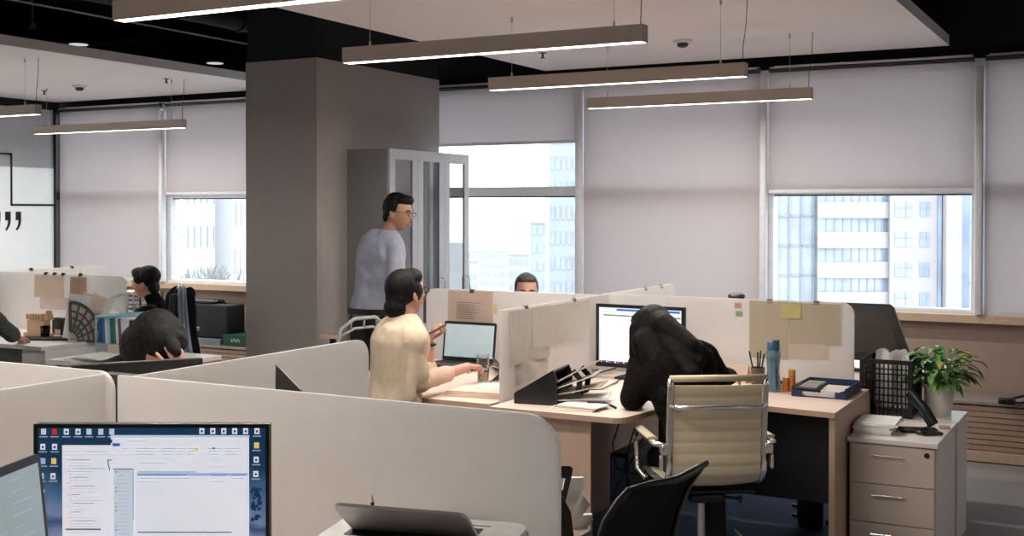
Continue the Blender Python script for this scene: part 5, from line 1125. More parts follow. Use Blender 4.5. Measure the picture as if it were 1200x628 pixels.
for sx_ in (-1, 1):
    p_ = [(sx_*0.198, y-0.002, z) for (y, z) in [interp(i/26)[0] for i in range(27)]]
    MB().tube(p_, 0.02, 4, flat=(0.020, 0.026, (0, 0, 1)) if False else None).build('side_rail', M_chrome, t, True, 60) if False else MB().tube(p_, 0.0125, 10).build('side_rail', M_chrome, t, True)
    a_ = MB(); xo = sx_*0.25
    a_.tube([(sx_*0.205, -0.235, 0.665), (xo, -0.20, 0.672), (xo, -0.10, 0.672), (xo, 0.10, 0.672), (xo, 0.15, 0.655), (xo, 0.162, 0.61), (xo, 0.13, 0.50), (sx_*0.22, 0.10, 0.462)], 0.012, 10)
    a_.box((sx_*0.215, -0.235, 0.655), (0.035, 0.05, 0.045), bevel=0.006); a_.box((sx_*0.23, -0.238, 0.60), (0.012, 0.03, 0.06), bevel=0.004)
    a_.build('armrest', M_chrome, t, True, 50)
    MB().tube([(xo, -0.16, 0.686), (xo, 0.13, 0.684)], 0.02, 8, flat=(0.045, 0.014, (0, 0, 1))).build('arm_pad', M_cream, t, True, 50)
b = MB(); b.tube([(-0.198, -0.262, 0.835), (-0.17, -0.30, 0.832), (0.17, -0.30, 0.832), (0.198, -0.262, 0.835)], 0.011, 10); b.build('rear_crossbar', M_chrome, t, True)
b = MB()
for y in (-0.08, 0.12): b.tube([(-0.21, y, 0.44), (0.21, y, 0.44)], 0.012, 8)
b.bb(-0.07, 0.07, -0.10, 0.14, 0.395, 0.43, bevel=0.008); b.tube([(0.05, -0.02, 0.41), (0.16, -0.06, 0.40)], 0.006); b.cyl((0.155, -0.06, 0.385), (0.155, -0.06, 0.415), 0.008); b.build('mechanism', M_blackplastic, t, True, 40)
star_base(t, 0.40, 0.30, M_alu, 0.5)
b = MB(); b.tube([(0.10, -0.16, 0.30), (0.16, -0.22, 0.24), (0.185, -0.25, 0.21)], 0.004, 6); b.cyl((0.18, -0.245, 0.215), (0.195, -0.26, 0.20), 0.008, n=10); b.build('tilt_lever', M_chrome, t, True)
# near mesh chair
t = thing('task_chair', 'black mesh task chair with a curved back in the aisle beyond the front screen', 'chair', (-1.22, 2.98, 0))
T0 = V(t.location)
def wl_(x, y, D): return at(x, y, D=D)-T0
top = [wl_(738, 573, 3.05), wl_(765, 566, 3.1), wl_(792, 562, 3.18), wl_(812, 552, 3.26), wl_(828, 542, 3.32)]
lft = [wl_(738, 573, 3.05), wl_(722, 590, 3.04), wl_(708, 612, 3.03), wl_(700, 640, 3.02), wl_(704, 690, 3.02)]
rgt = [wl_(822, 548, 3.30), wl_(806, 572, 3.26), wl_(795, 600, 3.22), wl_(789, 630, 3.20), wl_(786, 690, 3.18)]
b = MB(); b.tube(top, [0.007, 0.008, 0.011, 0.012, 0.009], 10); b.tube(lft, 0.009, 10); b.tube(rgt, 0.008, 10); b.tube([lft[-1], rgt[-1]], 0.012, 8); b.build('back_frame', M_blackplastic, t, True)
MB().ball(top[-1], 0.009, sub=2).build('rail_tip', M_chrome, t, True)
b = MB(); n = 12; g = []
def bez(P, s):
    k = min(len(P)-2, int(s*(len(P)-1))); u = s*(len(P)-1)-k; return P[k]*(1-u)+P[k+1]*u
for i in range(n+1):
    row = []
    for j in range(n+1):
        s, q = i/n, j/n; lp = bez(lft, q); rp = bez(rgt, q); tp = bez(top[:4]+[rgt[0]], s); bt_ = lft[-1]*(1-s)+rgt[-1]*s
        p = (lp*(1-s)+rp*s)+(tp*(1-q)+bt_*q)-((lft[0]*(1-s)+rgt[0]*s)*(1-q)+bt_*q)
        p += FWD*0.03*math.sin(PI*s)*math.sin(PI*q)**0.5; row.append(b.b.verts.new(p))
    g.append(row)
for i in range(n):
    for j in range(n): b.b.faces.new((g[i][j], g[i+1][j], g[i+1][j+1], g[i][j+1]))
bmesh.ops.solidify(b.b, geom=b.b.faces[:], thickness=0.003); b.build('mesh_back', M_mesh, t, True)
b = MB(); b.box((0.0, 0.12, 0.47), (0.46, 0.44, 0.06), Euler((0, 0, 0.3)).to_matrix(), 0.025, 3); b.build('seat', M_mesh, t, True, 60)
bm_ = (lft[-1]+rgt[-1])/2
MB().tube([bm_, V((bm_.x*0.9, bm_.y, 0.5)), (0.0, 0.08, 0.42)], 0.018, 8).build('back_support', M_blackplastic, t, True)
star_base(t, 0.44, 0.30, M_blackplastic)
# simple metal framed guest chair behind the woman in cream
cb_ = at(404, 388, D=6.75)
t = thing('guest_chair', 'grey metal framed chair with an open curved back behind the woman in cream', 'chair', (cb_.x-0.08, cb_.y-0.02, 0), YAW+0.9)
b = MB(); b.tube([(-0.22, -0.2, 0), (-0.22, -0.2, 0.46), (-0.21, -0.24, 0.75), (-0.17, -0.26, 0.97), (-0.08, -0.27, 1.02), (0.08, -0.27, 1.02), (0.17, -0.26, 0.97), (0.21, -0.24, 0.75), (0.22, -0.2, 0.46), (0.22, -0.2, 0)], 0.011, 10)
b.tube([(-0.16, -0.255, 0.93), (-0.07, -0.262, 0.965), (0.07, -0.262, 0.965), (0.16, -0.255, 0.93)], 0.008, 8)
for x in (-0.1, 0.0, 0.1): b.tube([(x, -0.265, 0.965), (x, -0.27, 1.02)], 0.006, 6)
for x in (-0.22, 0.22): b.tube([(x, 0.2, 0), (x, 0.2, 0.45), (x, -0.2, 0.46)], 0.011, 8)
b.build('frame', mat('grey_painted_steel', (140, 146, 140), 0.4), t, True)
MB().bb(-0.21, 0.21, -0.2, 0.22, 0.45, 0.48, bevel=0.012).build('seat', M_blackplastic, t)
sb = at(390, 392, D=7.5); t = thing('side_table', 'small brown side table beside the column behind the guest chair', 'table', (sb.x, sb.y, 0)); MB().cyl((0, 0, sb.z-0.018), (0, 0, sb.z), 0.085, n=28).build('table_top', M_deskside, t); MB().cyl((0, 0, 0.02), (0, 0, sb.z-0.018), 0.02, n=14).build('pole', M_blackmetal, t); MB().cyl((0, 0, 0), (0, 0, 0.02), 0.13, n=28).build('base', M_blackmetal, t)
# seated people get their own office chairs
def plain_chair(loc, rz, label, zb=0.95, m=None, w_=0.46):
    t = thing('office_chair', label, 'chair', (loc[0], loc[1], 0), rz); m = m or M_mesh
    MB().box((0, 0.0, 0.45), (w_, 0.44, 0.07), bevel=0.03, seg=3).build('seat', m, t, True, 60)
    MB().box((0, -0.25, 0.62+(zb-0.62)/2), (w_-0.02, 0.05, zb-0.58), Euler((-0.08, 0, 0)).to_matrix().inverted(), 0.024, 3).build('backrest', m, t, True, 60)
    MB().tube([(0, -0.02, 0.41), (0, -0.22, 0.42), (0, -0.275, 0.55), (0, -0.285, 0.7)], 0.02, 8).build('back_support', M_blackplastic, t, True)
    for s in (-1, 1): MB().tube([(s*0.2, 0, 0.42), (s*0.27, 0, 0.44), (s*0.27, 0, 0.64)], 0.012, 8).tube([(s*0.27, -0.12, 0.65), (s*0.27, 0.12, 0.65)], 0.018, 8).build('armrest', M_blackplastic, t, True)
    star_base(t, 0.42, 0.3, M_blackplastic); return t

# ------------------------------------------------------------------ people
def remesh(mb, voxel, smooth=4, disp=None, name='m'):
    """closed overlapping volumes fused into one continuous skin"""
    me = mb.mesh(name); o = bpy.data.objects.new('tmp', me); COL.objects.link(o)
    md = o.modifiers.new('r', 'REMESH'); md.mode = 'VOXEL'; md.voxel_size = voxel
    if smooth:
        sm = o.modifiers.new('s', 'SMOOTH'); sm.factor = 0.5; sm.iterations = smooth
    dg = bpy.context.evaluated_depsgraph_get(); dg.update()
    m2 = bpy.data.meshes.new_from_object(o.evaluated_get(dg)); bpy.data.objects.remove(o); bpy.data.meshes.remove(me)
    if disp:
        vn = [v.normal.copy() for v in m2.vertices]
        for v, n in zip(m2.vertices, vn): v.co += n*disp(v.co, n)
    m2.polygons.foreach_set('use_smooth', [True]*len(m2.polygons)); return m2
def add_mesh(me, name, m, parent):
    me.name = name; me.materials.clear(); me.materials.append(m); o = bpy.data.objects.new(name, me); COL.objects.link(o); o.parent = parent; return o
def folds(amp, sc_=(9, 9, 4), seed=0.0):
    def f(co, n):
        p = V((co.x*sc_[0]+seed, co.y*sc_[1], co.z*sc_[2]))
        return amp*(noise.noise(p)+0.5*noise.noise(p*2.3)+0.5*abs(noise.noise(p*1.4+V((5, 2, 1)))))
    return f
def head_shape(mb, c, Rh, hs=1.0, female=False):
    """skull, jaw, nose, brow, lips, ears; local x right, y face, z up; about 0.235 tall"""
    r = bmesh.ops.create_icosphere(mb.b, subdivisions=5, radius=1.0); vs = r['verts']
    for v in vs:
        x, y, z = v.co; X_, Y_, Z_ = x*0.076, y*0.094, z*0.116
        if z < 0: k = 1-0.30*(-z)**1.5; X_ *= k; Y_ = Y_*(1-0.12*(-z)) + 0.012*(-z)
        if z < -0.1 and y < 0: Y_ *= 1-0.35*min(1, (-z-0.1))
        if y > 0: Y_ *= 0.97
        def gs(px_, pz, sx_, sz): return math.exp(-((X_-px_)/sx_)**2-((Z_-pz)/sz)**2) if y > 0 else 0
        Y_ += 0.020*gs(0, -0.028, 0.010, 0.020)+0.010*gs(0, -0.010, 0.008, 0.022)
        Y_ += 0.005*gs(0, 0.018, 0.045, 0.010)-0.008*(gs(0.031, 0.0, 0.016, 0.011)+gs(-0.031, 0.0, 0.016, 0.011))
        Y_ += 0.006*gs(0, -0.062, 0.020, 0.006)-0.003*gs(0, -0.067, 0.02, 0.003)+0.005*gs(0, -0.073, 0.018, 0.006)+0.009*gs(0, -0.098, 0.022, 0.014)
        v.co = V((X_, Y_, Z_))*hs
    bmesh.ops.transform(mb.b, matrix=Rh.to_4x4(), verts=vs); bmesh.ops.translate(mb.b, vec=c, verts=vs)
    for s in (-1, 1):
        mb.ball(c+Rh @ (V((s*0.077, -0.008, -0.018))*hs), tuple(q*hs for q in (0.008, 0.017, 0.031)), Rh @ Euler((0.15, 0, s*0.35)).to_matrix(), 3)
def frame_of(fwd, up=UP):
    y = V(fwd).normalized(); x = y.cross(V(up)).normalized(); z = x.cross(y); return Matrix((x, y, z)).transposed()
FING = [(-0.030, 0.088, 0.068), (-0.010, 0.092, 0.077), (0.010, 0.089, 0.071), (0.029, 0.082, 0.056)]
def hand(mb, wr, fwd, palm, curl=(0.5, 0.5, 0.5, 0.5), thumb_side=1, thumb=0.6, s=1.0):
    """palm slab, four bent fingers, a thumb; palm = direction the palm faces"""
    fwd = V(fwd).normalized(); pn = (V(palm)-fwd*V(palm).dot(fwd)).normalized(); sd = fwd.cross(pn).normalized()*thumb_side   # towards the thumb
    def W(a, b, c): return V(wr)+(sd*(-a)+fwd*b+pn*c)*s
    for x, L_ in ((-0.026, 0.078), (-0.009, 0.082), (0.009, 0.079), (0.025, 0.072)): mb.cap(W(x*0.75, 0.008, 0), W(x, L_, 0), 0.0135*s, 0.0105*s, 10)
    for (x, b0, L_), c_ in zip(FING, curl):
        p = W(x, b0-0.010, 0.0); a = 0.0
        for k, (f_, r0_, r1_) in enumerate(((0.46, 0.0092, 0.0085), (0.30, 0.0085, 0.0078), (0.24, 0.0078, 0.0068))):
            a += c_*(0.9 if k == 0 else 1.0); d = (fwd*math.cos(a)+pn*math.sin(a)-sd*x*1.2).normalized(); q = p+d*L_*f_*s; mb.cap(p, q, r0_*s, r1_*s, 10); p = q
    p = W(-0.022, 0.018, 0.006); d = (fwd*0.75+sd*(0.85-0.5*thumb)+pn*thumb).normalized(); q = p+d*0.042*s; mb.cap(p, q, 0.0135*s, 0.0105*s, 10)
    d = (fwd*0.95+sd*(0.35-0.5*thumb)+pn*thumb*0.8).normalized(); q2 = q+d*0.030*s; mb.cap(q, q2, 0.0105*s, 0.009*s, 10); mb.cap(q2, q2+(d+pn*0.15).normalized()*0.024*s, 0.009*s, 0.0075*s, 10)
def torso(mb, J, inf=0.0, s0=0.0, s1=1.0, wsc=1.0):
    """stack of ellipsoids from pelvis to shoulder line; widths follow hips, waist, chest"""
    ctrl = [J['pelvis'], J['waist'], J['chest'], J['neckbase']]; sh = (J['shR']-J['shL']).normalized(); hp = (J['hipR']-J['hipL']).normalized()
    for i in range(33):
        s = i/32
        if s < s0-1e-6 or s > s1+1e-6: continue
        u = s*3; k = min(2, int(u)); f = u-k; p = ctrl[k]*(1-f)+ctrl[k+1]*f
        ax = (ctrl[min(3, k+1)]-ctrl[k]).normalized(); sd = (hp*(1-s)+sh*s); sd = (sd-ax*sd.dot(ax)).normalized(); dp = ax.cross(sd)
        pts = [(0, .168, .115), (.18, .160, .108), (.38, .135, .095), (.55, .145, .105), (.75, .165, .115), (.88, .165, .100), (1.0, .085, .062)]
        for (a, w0, d0), (b, w1, d1) in zip(pts, pts[1:]):
            if a <= s <= b: g = (s-a)/(b-a); w_ = w0+(w1-w0)*g; d_ = d0+(d1-d0)*g; break
        M_ = Matrix((sd, dp, ax)).transposed()
        mb.ball(p, ((w_*wsc)+inf, (d_*wsc)+inf, 0.062+inf*0.5), M_, 3)
    # yoke joining the shoulders
    if s1 > 0.8:
        for a, b in ((J['neckbase'], J['shL']), (J['neckbase'], J['shR'])): mb.cap(a*0.75+J['chest']*0.25, b, 0.062+inf*0.6, 0.056+inf*0.35)
def arm(mb, sh, el, wr, inf=0.0, to=1.0, hands=None, k=1.0):
    mb.cap(sh, el, 0.050*k+inf, 0.040*k+inf); e = el+(wr-el)*to; mb.cap(el, e, 0.041*k+inf, (0.041-0.015*to)*k+inf*(1.0 if to > 0.9 else 1))
def leg(mb, hip, kn, an, inf=0.0): mb.cap(hip, kn, 0.083+inf, 0.058+inf); mb.cap(kn, an, 0.056+inf, 0.038+inf)
def feet(t, J, m):
    for s in ('L', 'R'):
        a = J['an'+s]; d = V((J['toe'].x, J['toe'].y, 0)).normalized(); M_ = frame_of(d); b = MB()
        b.ball(V((a.x, a.y, 0.045))+d*0.045, (0.045, 0.13, 0.042), M_, 3); b.ball(V((a.x, a.y, 0.075))-d*0.01, (0.043, 0.055, 0.05), M_, 3)
        add_mesh(remesh(b, 0.008, 2), 'shoe', M_blackplastic, t)
def person(label, J, root, gender='m', voxel=0.007, skin=None, parts=None, group=None):
    """J: joints in room coordinates; parts(t, L) adds clothes and hair in local coordinates"""
    L = {k: (v-root if isinstance(v, V) and k not in ('face', 'hup', 'toe') else v) for k, v in J.items()}
    t = thing('person', label, 'person', root, group=group)
    hs = J.get('hs', 1.0); Rh = frame_of(J['face'], J.get('hup', UP)); hc = L['head']
    mb = MB(); torso(mb, L, -0.006); head_shape(mb, hc, Rh, hs); 
    mb.cap(L['neckbase']+(L['chest']-L['neckbase'])*0.2, hc+Rh @ V((0, -0.022, -0.055)), 0.056, 0.050)
    k = 0.92 if gender == 'f' else 1.05
    arm(mb, L['shL'], L['elL'], L['wrL'], k=k); arm(mb, L['shR'], L['elR'], L['wrR'], k=k)
    leg(mb, L['hipL'], L['knL'], L['anL'], -0.004); leg(mb, L['hipR'], L['knR'], L['anR'], -0.004)
    for s, sg in (('L', 1), ('R', -1)):
        h = J.get('hand'+s) or (L['wr'+s]-L['el'+s], V((0, 0, -1)), (0.35, 0.4, 0.45, 0.5))
        hand(mb, L['wr'+s], h[0], h[1], h[2], sg*(h[3] if len(h) > 3 else 1), h[4] if len(h) > 4 else 0.6, 0.95 if gender == 'f' else 1.04)
    body = add_mesh(remesh(mb, voxel, 2), 'body', skin or M_skin, t)
    M_lip = mat('lip', (176, 98, 88), 0.5); M_brow = mat('dark_brow', (34, 26, 24), 0.7); M_eye = mat('eye_white', (225, 220, 214), 0.3); M_iris = mat('dark_iris', (30, 20, 16), 0.2)
    for s in (-1, 1):
        def hp_(x, y, z): return hc+Rh @ (V((x, y, z))*hs)
        e = MB().ball(hp_(s*0.031, 0.0735, 0.0), (0.0115*hs, 0.010*hs, 0.0065*hs), Rh, 2).build('eye', M_eye, t, True); MB().ball(hp_(s*0.031, 0.081, 0.0), (0.0052*hs, 0.004*hs, 0.0052*hs), Rh, 2).build('iris', M_iris, e, True)
        MB().tube([hp_(s*0.013, 0.0915, 0.017), hp_(s*0.030, 0.088, 0.023), hp_(s*0.048, 0.076, 0.017)], [0.003, 0.0038, 0.002], 6).build('eyebrow', M_brow, t, True)
    MB().tube([hc+Rh @ (V(q)*hs) for q in ((-0.022, 0.081, -0.067), (-0.008, 0.0925, -0.064), (0.008, 0.0925, -0.064), (0.022, 0.081, -0.067))], [0.0015, 0.0045, 0.0045, 0.0015], 8).build('lips', M_lip, t, True)
    parts(t, L, Rh, hc, hs)
    if 'anL' in J: feet(t, L, M_blackplastic)
    return t
def hair_on(t, hc, Rh, hs, prims, m=None, voxel=0.006, amp=0.003, seed=0.0):
    mb = MB()
    for c, r_, e in prims: mb.ball(hc+Rh @ (V(c)*hs), tuple(q*hs for q in r_), Rh @ Euler(e).to_matrix(), 3)
    def f(co, n):
        l = Rh.inverted() @ (co-hc); a = math.atan2(l.x, -l.y); return amp*(noise.noise(V((a*14+seed, l.z*9, 0)))+0.6*noise.noise(V((a*34, l.z*14, 3))))
    return add_mesh(remesh(mb, voxel, 2, f), 'hair', m or M_hair, t)
SHORT = [((0, -0.022, 0.030), (0.082, 0.090, 0.096), (0, 0, 0)), ((0, 0.025, 0.078), (0.068, 0.068, 0.042), (0.2, 0, 0)), ((0.060, -0.020, 0.020), (0.024, 0.05, 0.05), (0, 0, 0)), ((-0.060, -0.020, 0.020), (0.024, 0.05, 0.05), (0, 0, 0)), ((0, -0.065, -0.035), (0.058, 0.036, 0.05), (0, 0, 0))]
def garment(t, name, build, m, voxel=0.009, smooth=5, disp=None):
    smooth = smooth*2+3
    mb = MB(); build(mb); return add_mesh(remesh(mb, voxel, smooth, disp), name, m, t)
def sit(J, pel, fw, side, knee=0.44, foot=0.42):
    fw = V((fw.x, fw.y, 0)).normalized(); side = V((side.x, side.y, 0)).normalized()
    J['pelvis'] = pel; J['hipR'] = pel+side*0.09-UP*0.02; J['hipL'] = pel-side*0.09-UP*0.02
    for s, g in (('R', 1), ('L', -1)):
        J['kn'+s] = V((pel.x, pel.y, 0))+fw*knee+side*g*0.12+UP*0.50; J['an'+s] = V((pel.x, pel.y, 0))+fw*foot+side*g*0.12+UP*0.09
    J['toe'] = fw

# ---- standing man in the grey-blue shirt
M_shirt = mat('grey_blue_shirt', (150, 155, 172), 0.8, var=0.05, scale=8, bump=0.25, bscale=60); M_trouser = mat('dark_trousers', (24, 26, 34), 0.85)
Dm = 7.5
J = dict(head=at(467, 248, D=Dm-0.02)+V((0, 0, -0.005)), face=(RGT*0.93-FWD*0.36-UP*0.12), hup=(UP+RGT*0.10), hs=0.98)
J['neckbase'] = at(452, 277, D=Dm); J['chest'] = at(444, 305, D=Dm+0.0); J['waist'] = at(439, 345, D=Dm); J['pelvis'] = at(438, 375, D=Dm)
sd = (-FWD*0.62+RGT*0.78).normalized()      # his right side faces the viewer
J['shR'] = at(463, 290, D=Dm-0.13); J['shL'] = at(430, 289, D=Dm+0.12)
J['elR'] = at(465, 335, D=Dm-0.18); J['wrR'] = at(476, 374, D=Dm-0.10); J['elL'] = at(430, 338, D=Dm+0.22); J['wrL'] = at(466, 376, D=Dm+0.2)
J['hipR'] = J['pelvis']+sd*0.09; J['hipL'] = J['pelvis']-sd*0.09
b0_ = J['pelvis']; 
for s, g in (('R', 1), ('L', -1)):
    J['kn'+s] = V((b0_.x, b0_.y, 0.50))+sd*g*0.11+RGT*0.02; J['an'+s] = V((b0_.x, b0_.y, 0.09))+sd*g*0.12-RGT*0.01
J['toe'] = RGT
M_belt = mat('black_belt', (14, 14, 15), 0.3)
def man(t, L, Rh, hc, hs):
    def sh(mb):
        torso(mb, L, 0.020, 0.12, 0.97, 1.02); arm(mb, L['shR'], L['elR'], L['wrR'], 0.013, 0.95); arm(mb, L['shL'], L['elL'], L['wrL'], 0.013, 0.95)
    garment(t, 'shirt', sh, M_shirt, 0.009, 4, folds(0.014, (9, 9, 6)))
    nb = L['neckbase']; c_ = MB(); nk = (hc-nb).normalized()
    c_.tube([nb+nk*0.035+Rh @ V((0.062*math.cos(a), 0.058*math.sin(a)+0.004, 0.006*math.sin(a))) for a in [i*PI/9 for i in range(18)]], 0.01, 6, closed=True, flat=None); c_.build('collar', M_shirt, t, True)
    def tr(mb):
        torso(mb, L, 0.006, 0.0, 0.2); leg(mb, L['hipR'], L['knR'], L['anR'], 0.012); leg(mb, L['hipL'], L['knL'], L['anL'], 0.012)
    garment(t, 'trousers', tr, M_trouser, 0.010, 4, folds(0.004, (8, 8, 3)))
    pc_ = L['pelvis']*0.62+L['waist']*0.38; 
    MB().tube([pc_+sd*0.188*math.cos(a)+(RGT*0.62+FWD*0.78)*0.142*math.sin(a) for a in [i*PI/16 for i in range(32)]], 0.01, 4, closed=True, flat=(0.014, 0.036, (0, 0, 1))).build('belt', M_belt, t, True, 50)
    hair_on(t, hc, Rh, hs, SHORT+[((0, 0.058, 0.085), (0.052, 0.034, 0.024), (0.3, 0, 0)), ((0.0, -0.02, 0.09), (0.07, 0.07, 0.04), (0, 0, 0))])
    g = MB()
    for s in (-1, 1):
        g.tube([hc+Rh @ V((s*0.033+0.022*math.cos(a), 0.098, 0.0+0.014*math.sin(a))) for a in [i*PI/8 for i in range(16)]], 0.0017, 6, closed=True)
        g.tube([hc+Rh @ V(q) for q in ((s*0.055, 0.097, 0.004), (s*0.078, 0.06, 0.006), (s*0.081, 0.0, 0.004))], 0.0018, 6)
    g.tube([hc+Rh @ V((-0.011, 0.099, 0.004)), hc+Rh @ V((0.011, 0.099, 0.004))], 0.0017, 6); g.build('glasses', M_blackplastic, t, True)
rt_ = V((b0_.x, b0_.y, 0)); person('standing man with glasses in a grey-blue shirt, looking over beside the cabinet', J, rt_, 'm', 0.006, mat('tan_skin', (168, 124, 104), 0.5, var=0.05), man)

# ---- woman in the cream cardigan
M_cardi = mat('cream_knit', (208, 189, 164), 0.9, var=0.06, scale=30, bump=0.3, bscale=150); M_sleeve = mat('beige_knit_sleeve', (196, 170, 152), 0.9, var=0.05, scale=40)
M_fairskin = mat('warm_skin', (188, 140, 120), 0.5, var=0.05)
Dw = 5.56
J = dict(head=at(477, 343, D=Dw), face=(RGT*0.72+FWD*0.66+UP*0.10), hup=(UP-RGT*0.05), hs=0.93)
J['neckbase'] = at(474, 381, D=Dw-0.02); J['chest'] = at(468, 412, D=Dw-0.03); J['waist'] = at(462, 455, D=Dw-0.03); pel = at(458, 500, D=Dw-0.05); 
fw = (RGT*0.72+FWD*0.69); sd = fw.cross(UP).normalized()
sit(J, pel, fw, sd, 0.42, 0.38)
J['shR'] = at(486, 400, D=Dw-0.15); J['shL'] = at(452, 396, D=Dw+0.10)
J['elR'] = at(488, 449, D=Dw-0.12); J['wrR'] = at(548, 430, D=5.84)
J['elL'] = at(502, 440, D=5.98); J['wrL'] = at(503, 401, D=5.96)
gw = at(566, 432, D=5.97)
J['handR'] = (gw-J['wrR']+V((0, 0, 0.02)), V((0, 0.3, -1)), (0.35, 0.4, 0.45, 0.5), -1, 0.4)
J['handL'] = (V((0, 0, 1))+RGT*0.35, RGT*1.0+FWD*0.2-UP*0.1, (0.75, 0.8, 0.85, 0.95), 1, 0.9)
def cream(t, L, Rh, hc, hs):
    def cd(mb):
        torso(mb, L, 0.024, 0.0, 0.97, 0.92)
        mb.cap(L['shR'], L['elR']+(L['shR']-L['elR'])*0.22, 0.050, 0.062); mb.cap(L['shL'], L['elL']*0.5+L['shL']*0.5, 0.058, 0.056)
        mb.cap(L['neckbase']-UP*0.01, L['shR'], 0.055, 0.052); mb.cap(L['shR']*0.7+L['neckbase']*0.3, L['waist']+(L['elR']-L['waist'])*0.45, 0.055, 0.06)
        for k_ in range(6):
            a = L['shR']*(0.35+0.1*k_)+L['neckbase']*(0.65-0.1*k_); b_ = L['waist']+(L['elR']-L['waist'])*(0.02+0.14*k_)-UP*0.05-FWD*0.045; mb.cap(a-FWD*0.05, b_-FWD*0.03, 0.020, 0.030)
    garment(t, 'cardigan', cd, M_cardi, 0.008, 3, folds(0.009, (16, 16, 2.5), 3))
    def sl(mb):
        arm(mb, L['shR'], L['elR'], L['wrR'], 0.010, 0.58, k=0.95); arm(mb, L['shL'], L['elL'], L['wrL'], 0.010, 0.25, k=0.95)
    garment(t, 'jumper_sleeves', sl, M_sleeve, 0.008, 3, folds(0.005, (14, 14, 14)))
    def tr(mb):
        torso(mb, L, 0.004, 0.0, 0.1, 0.92); leg(mb, L['hipR'], L['knR'], L['anR'], 0.006); leg(mb, L['hipL'], L['knL'], L['anL'], 0.006)
    garment(t, 'trousers', tr, M_trouser, 0.011, 3)
    hair_on(t, hc, Rh, hs, [((0, -0.025, 0.028), (0.086, 0.096, 0.100), (0, 0, 0)), ((0, 0.015, 0.07), (0.076, 0.078, 0.05), (0.25, 0, 0)), ((0.045, 0.0, 0.01), (0.040, 0.062, 0.062), (0, 0, 0)), ((-0.045, 0.0, 0.01), (0.040, 0.062, 0.062), (0, 0, 0)), ((0, -0.085, -0.065), (0.066, 0.052, 0.058), (0, 0, 0)), ((0, -0.07, -0.02), (0.07, 0.05, 0.06), (0, 0, 0))], None, 0.006, 0.003)
    g = MB()
    g.tube([hc+Rh @ V(q) for q in ((0.055, 0.085, 0.006), (0.074, 0.05, 0.008), (0.076, 0.0, 0.006))], 0.0018, 6); g.tube([hc+Rh @ V((0.033+0.022*math.cos(a), 0.090, 0.0+0.014*math.sin(a))) for a in [i*PI/8 for i in range(16)]], 0.0017, 6, closed=True); g.build('glasses', M_blackplastic, t, True)
    w_ = L['wrL']-UP*0.012; MB().tube([w_+RGT*0.031*math.cos(a)+FWD*0.031*math.sin(a) for a in [i*PI/8 for i in range(16)]], 0.007, 6, closed=True).build('wristband', M_blackplastic, t, True)
person('seated woman in a cream cardigan with a dark bun, one hand raised with a pen', J, V((pel.x, pel.y, 0)), 'f', 0.0042, M_fairskin, cream)
pn = at(512, 387, D=5.93); c = MB(); c.cyl(at(503, 391, D=5.90), at(521, 381, D=5.93), 0.005, n=10); c.cyl(at(503, 391, D=5.90), at(502, 391.6, D=5.90), 0.005, 0.002, 10)
tag(c.build('pen', M_darkplastic), 'dark pen held up between the fingers of the woman in cream', 'pen')
plain_chair((pel.x-0.02, pel.y-0.02), math.atan2(-fw.x, fw.y), 'low office chair under the woman in cream', 0.70)

# ---- woman in black leaning over the desk
M_black = mat('black_lace_blouse', (8, 7, 7), 0.9, var=0.3, scale=60, bump=0.4, bscale=90, rgb2=(22, 18, 17), spec=0.08); M_jeans = mat('dark_jeans', (24, 24, 30), 0.85)
Db = 5.32
face = (-RGT*0.55+FWD*0.75-UP*0.42)
J = dict(head=at(763, 388, D=Db), face=face, hup=UP+FWD*0.25+RGT*0.05, hs=0.93)
J['neckbase'] = at(785, 415, D=Db-0.10); J['chest'] = at(797, 441, D=Db-0.17); J['waist'] = at(815, 492, D=5.08); pel = at(835, 540, D=4.97); pel.z = 0.57
fw = (FWD*0.99-RGT*0.14); sd = fw.cross(UP).normalized(); sit(J, pel, fw, sd, 0.40, 0.30)
J['shL'] = at(754, 427, D=Db-0.02); J['shR'] = at(826, 416, D=Db-0.13)
J['elL'] = at(742, 474, D=5.20); J['elL'].z = 0.742+0.052; J['wrL'] = at(752, 440, D=5.52); 
J['elR'] = at(843, 441, D=5.34); J['wrR'] = at(856, 441, D=5.60); J['wrR'].z = max(J['wrR'].z, 0.785)
J['wrL'] = at(742, 462, D=5.50); J['wrL'].z = 0.79
J['handR'] = (FWD+RGT*0.2, V((0, 0, -1)), (0.35, 0.4, 0.45, 0.5), 1); J['handL'] = (FWD+RGT*0.3, V((0, 0, -1)), (0.3, 0.35, 0.4, 0.5), 1)
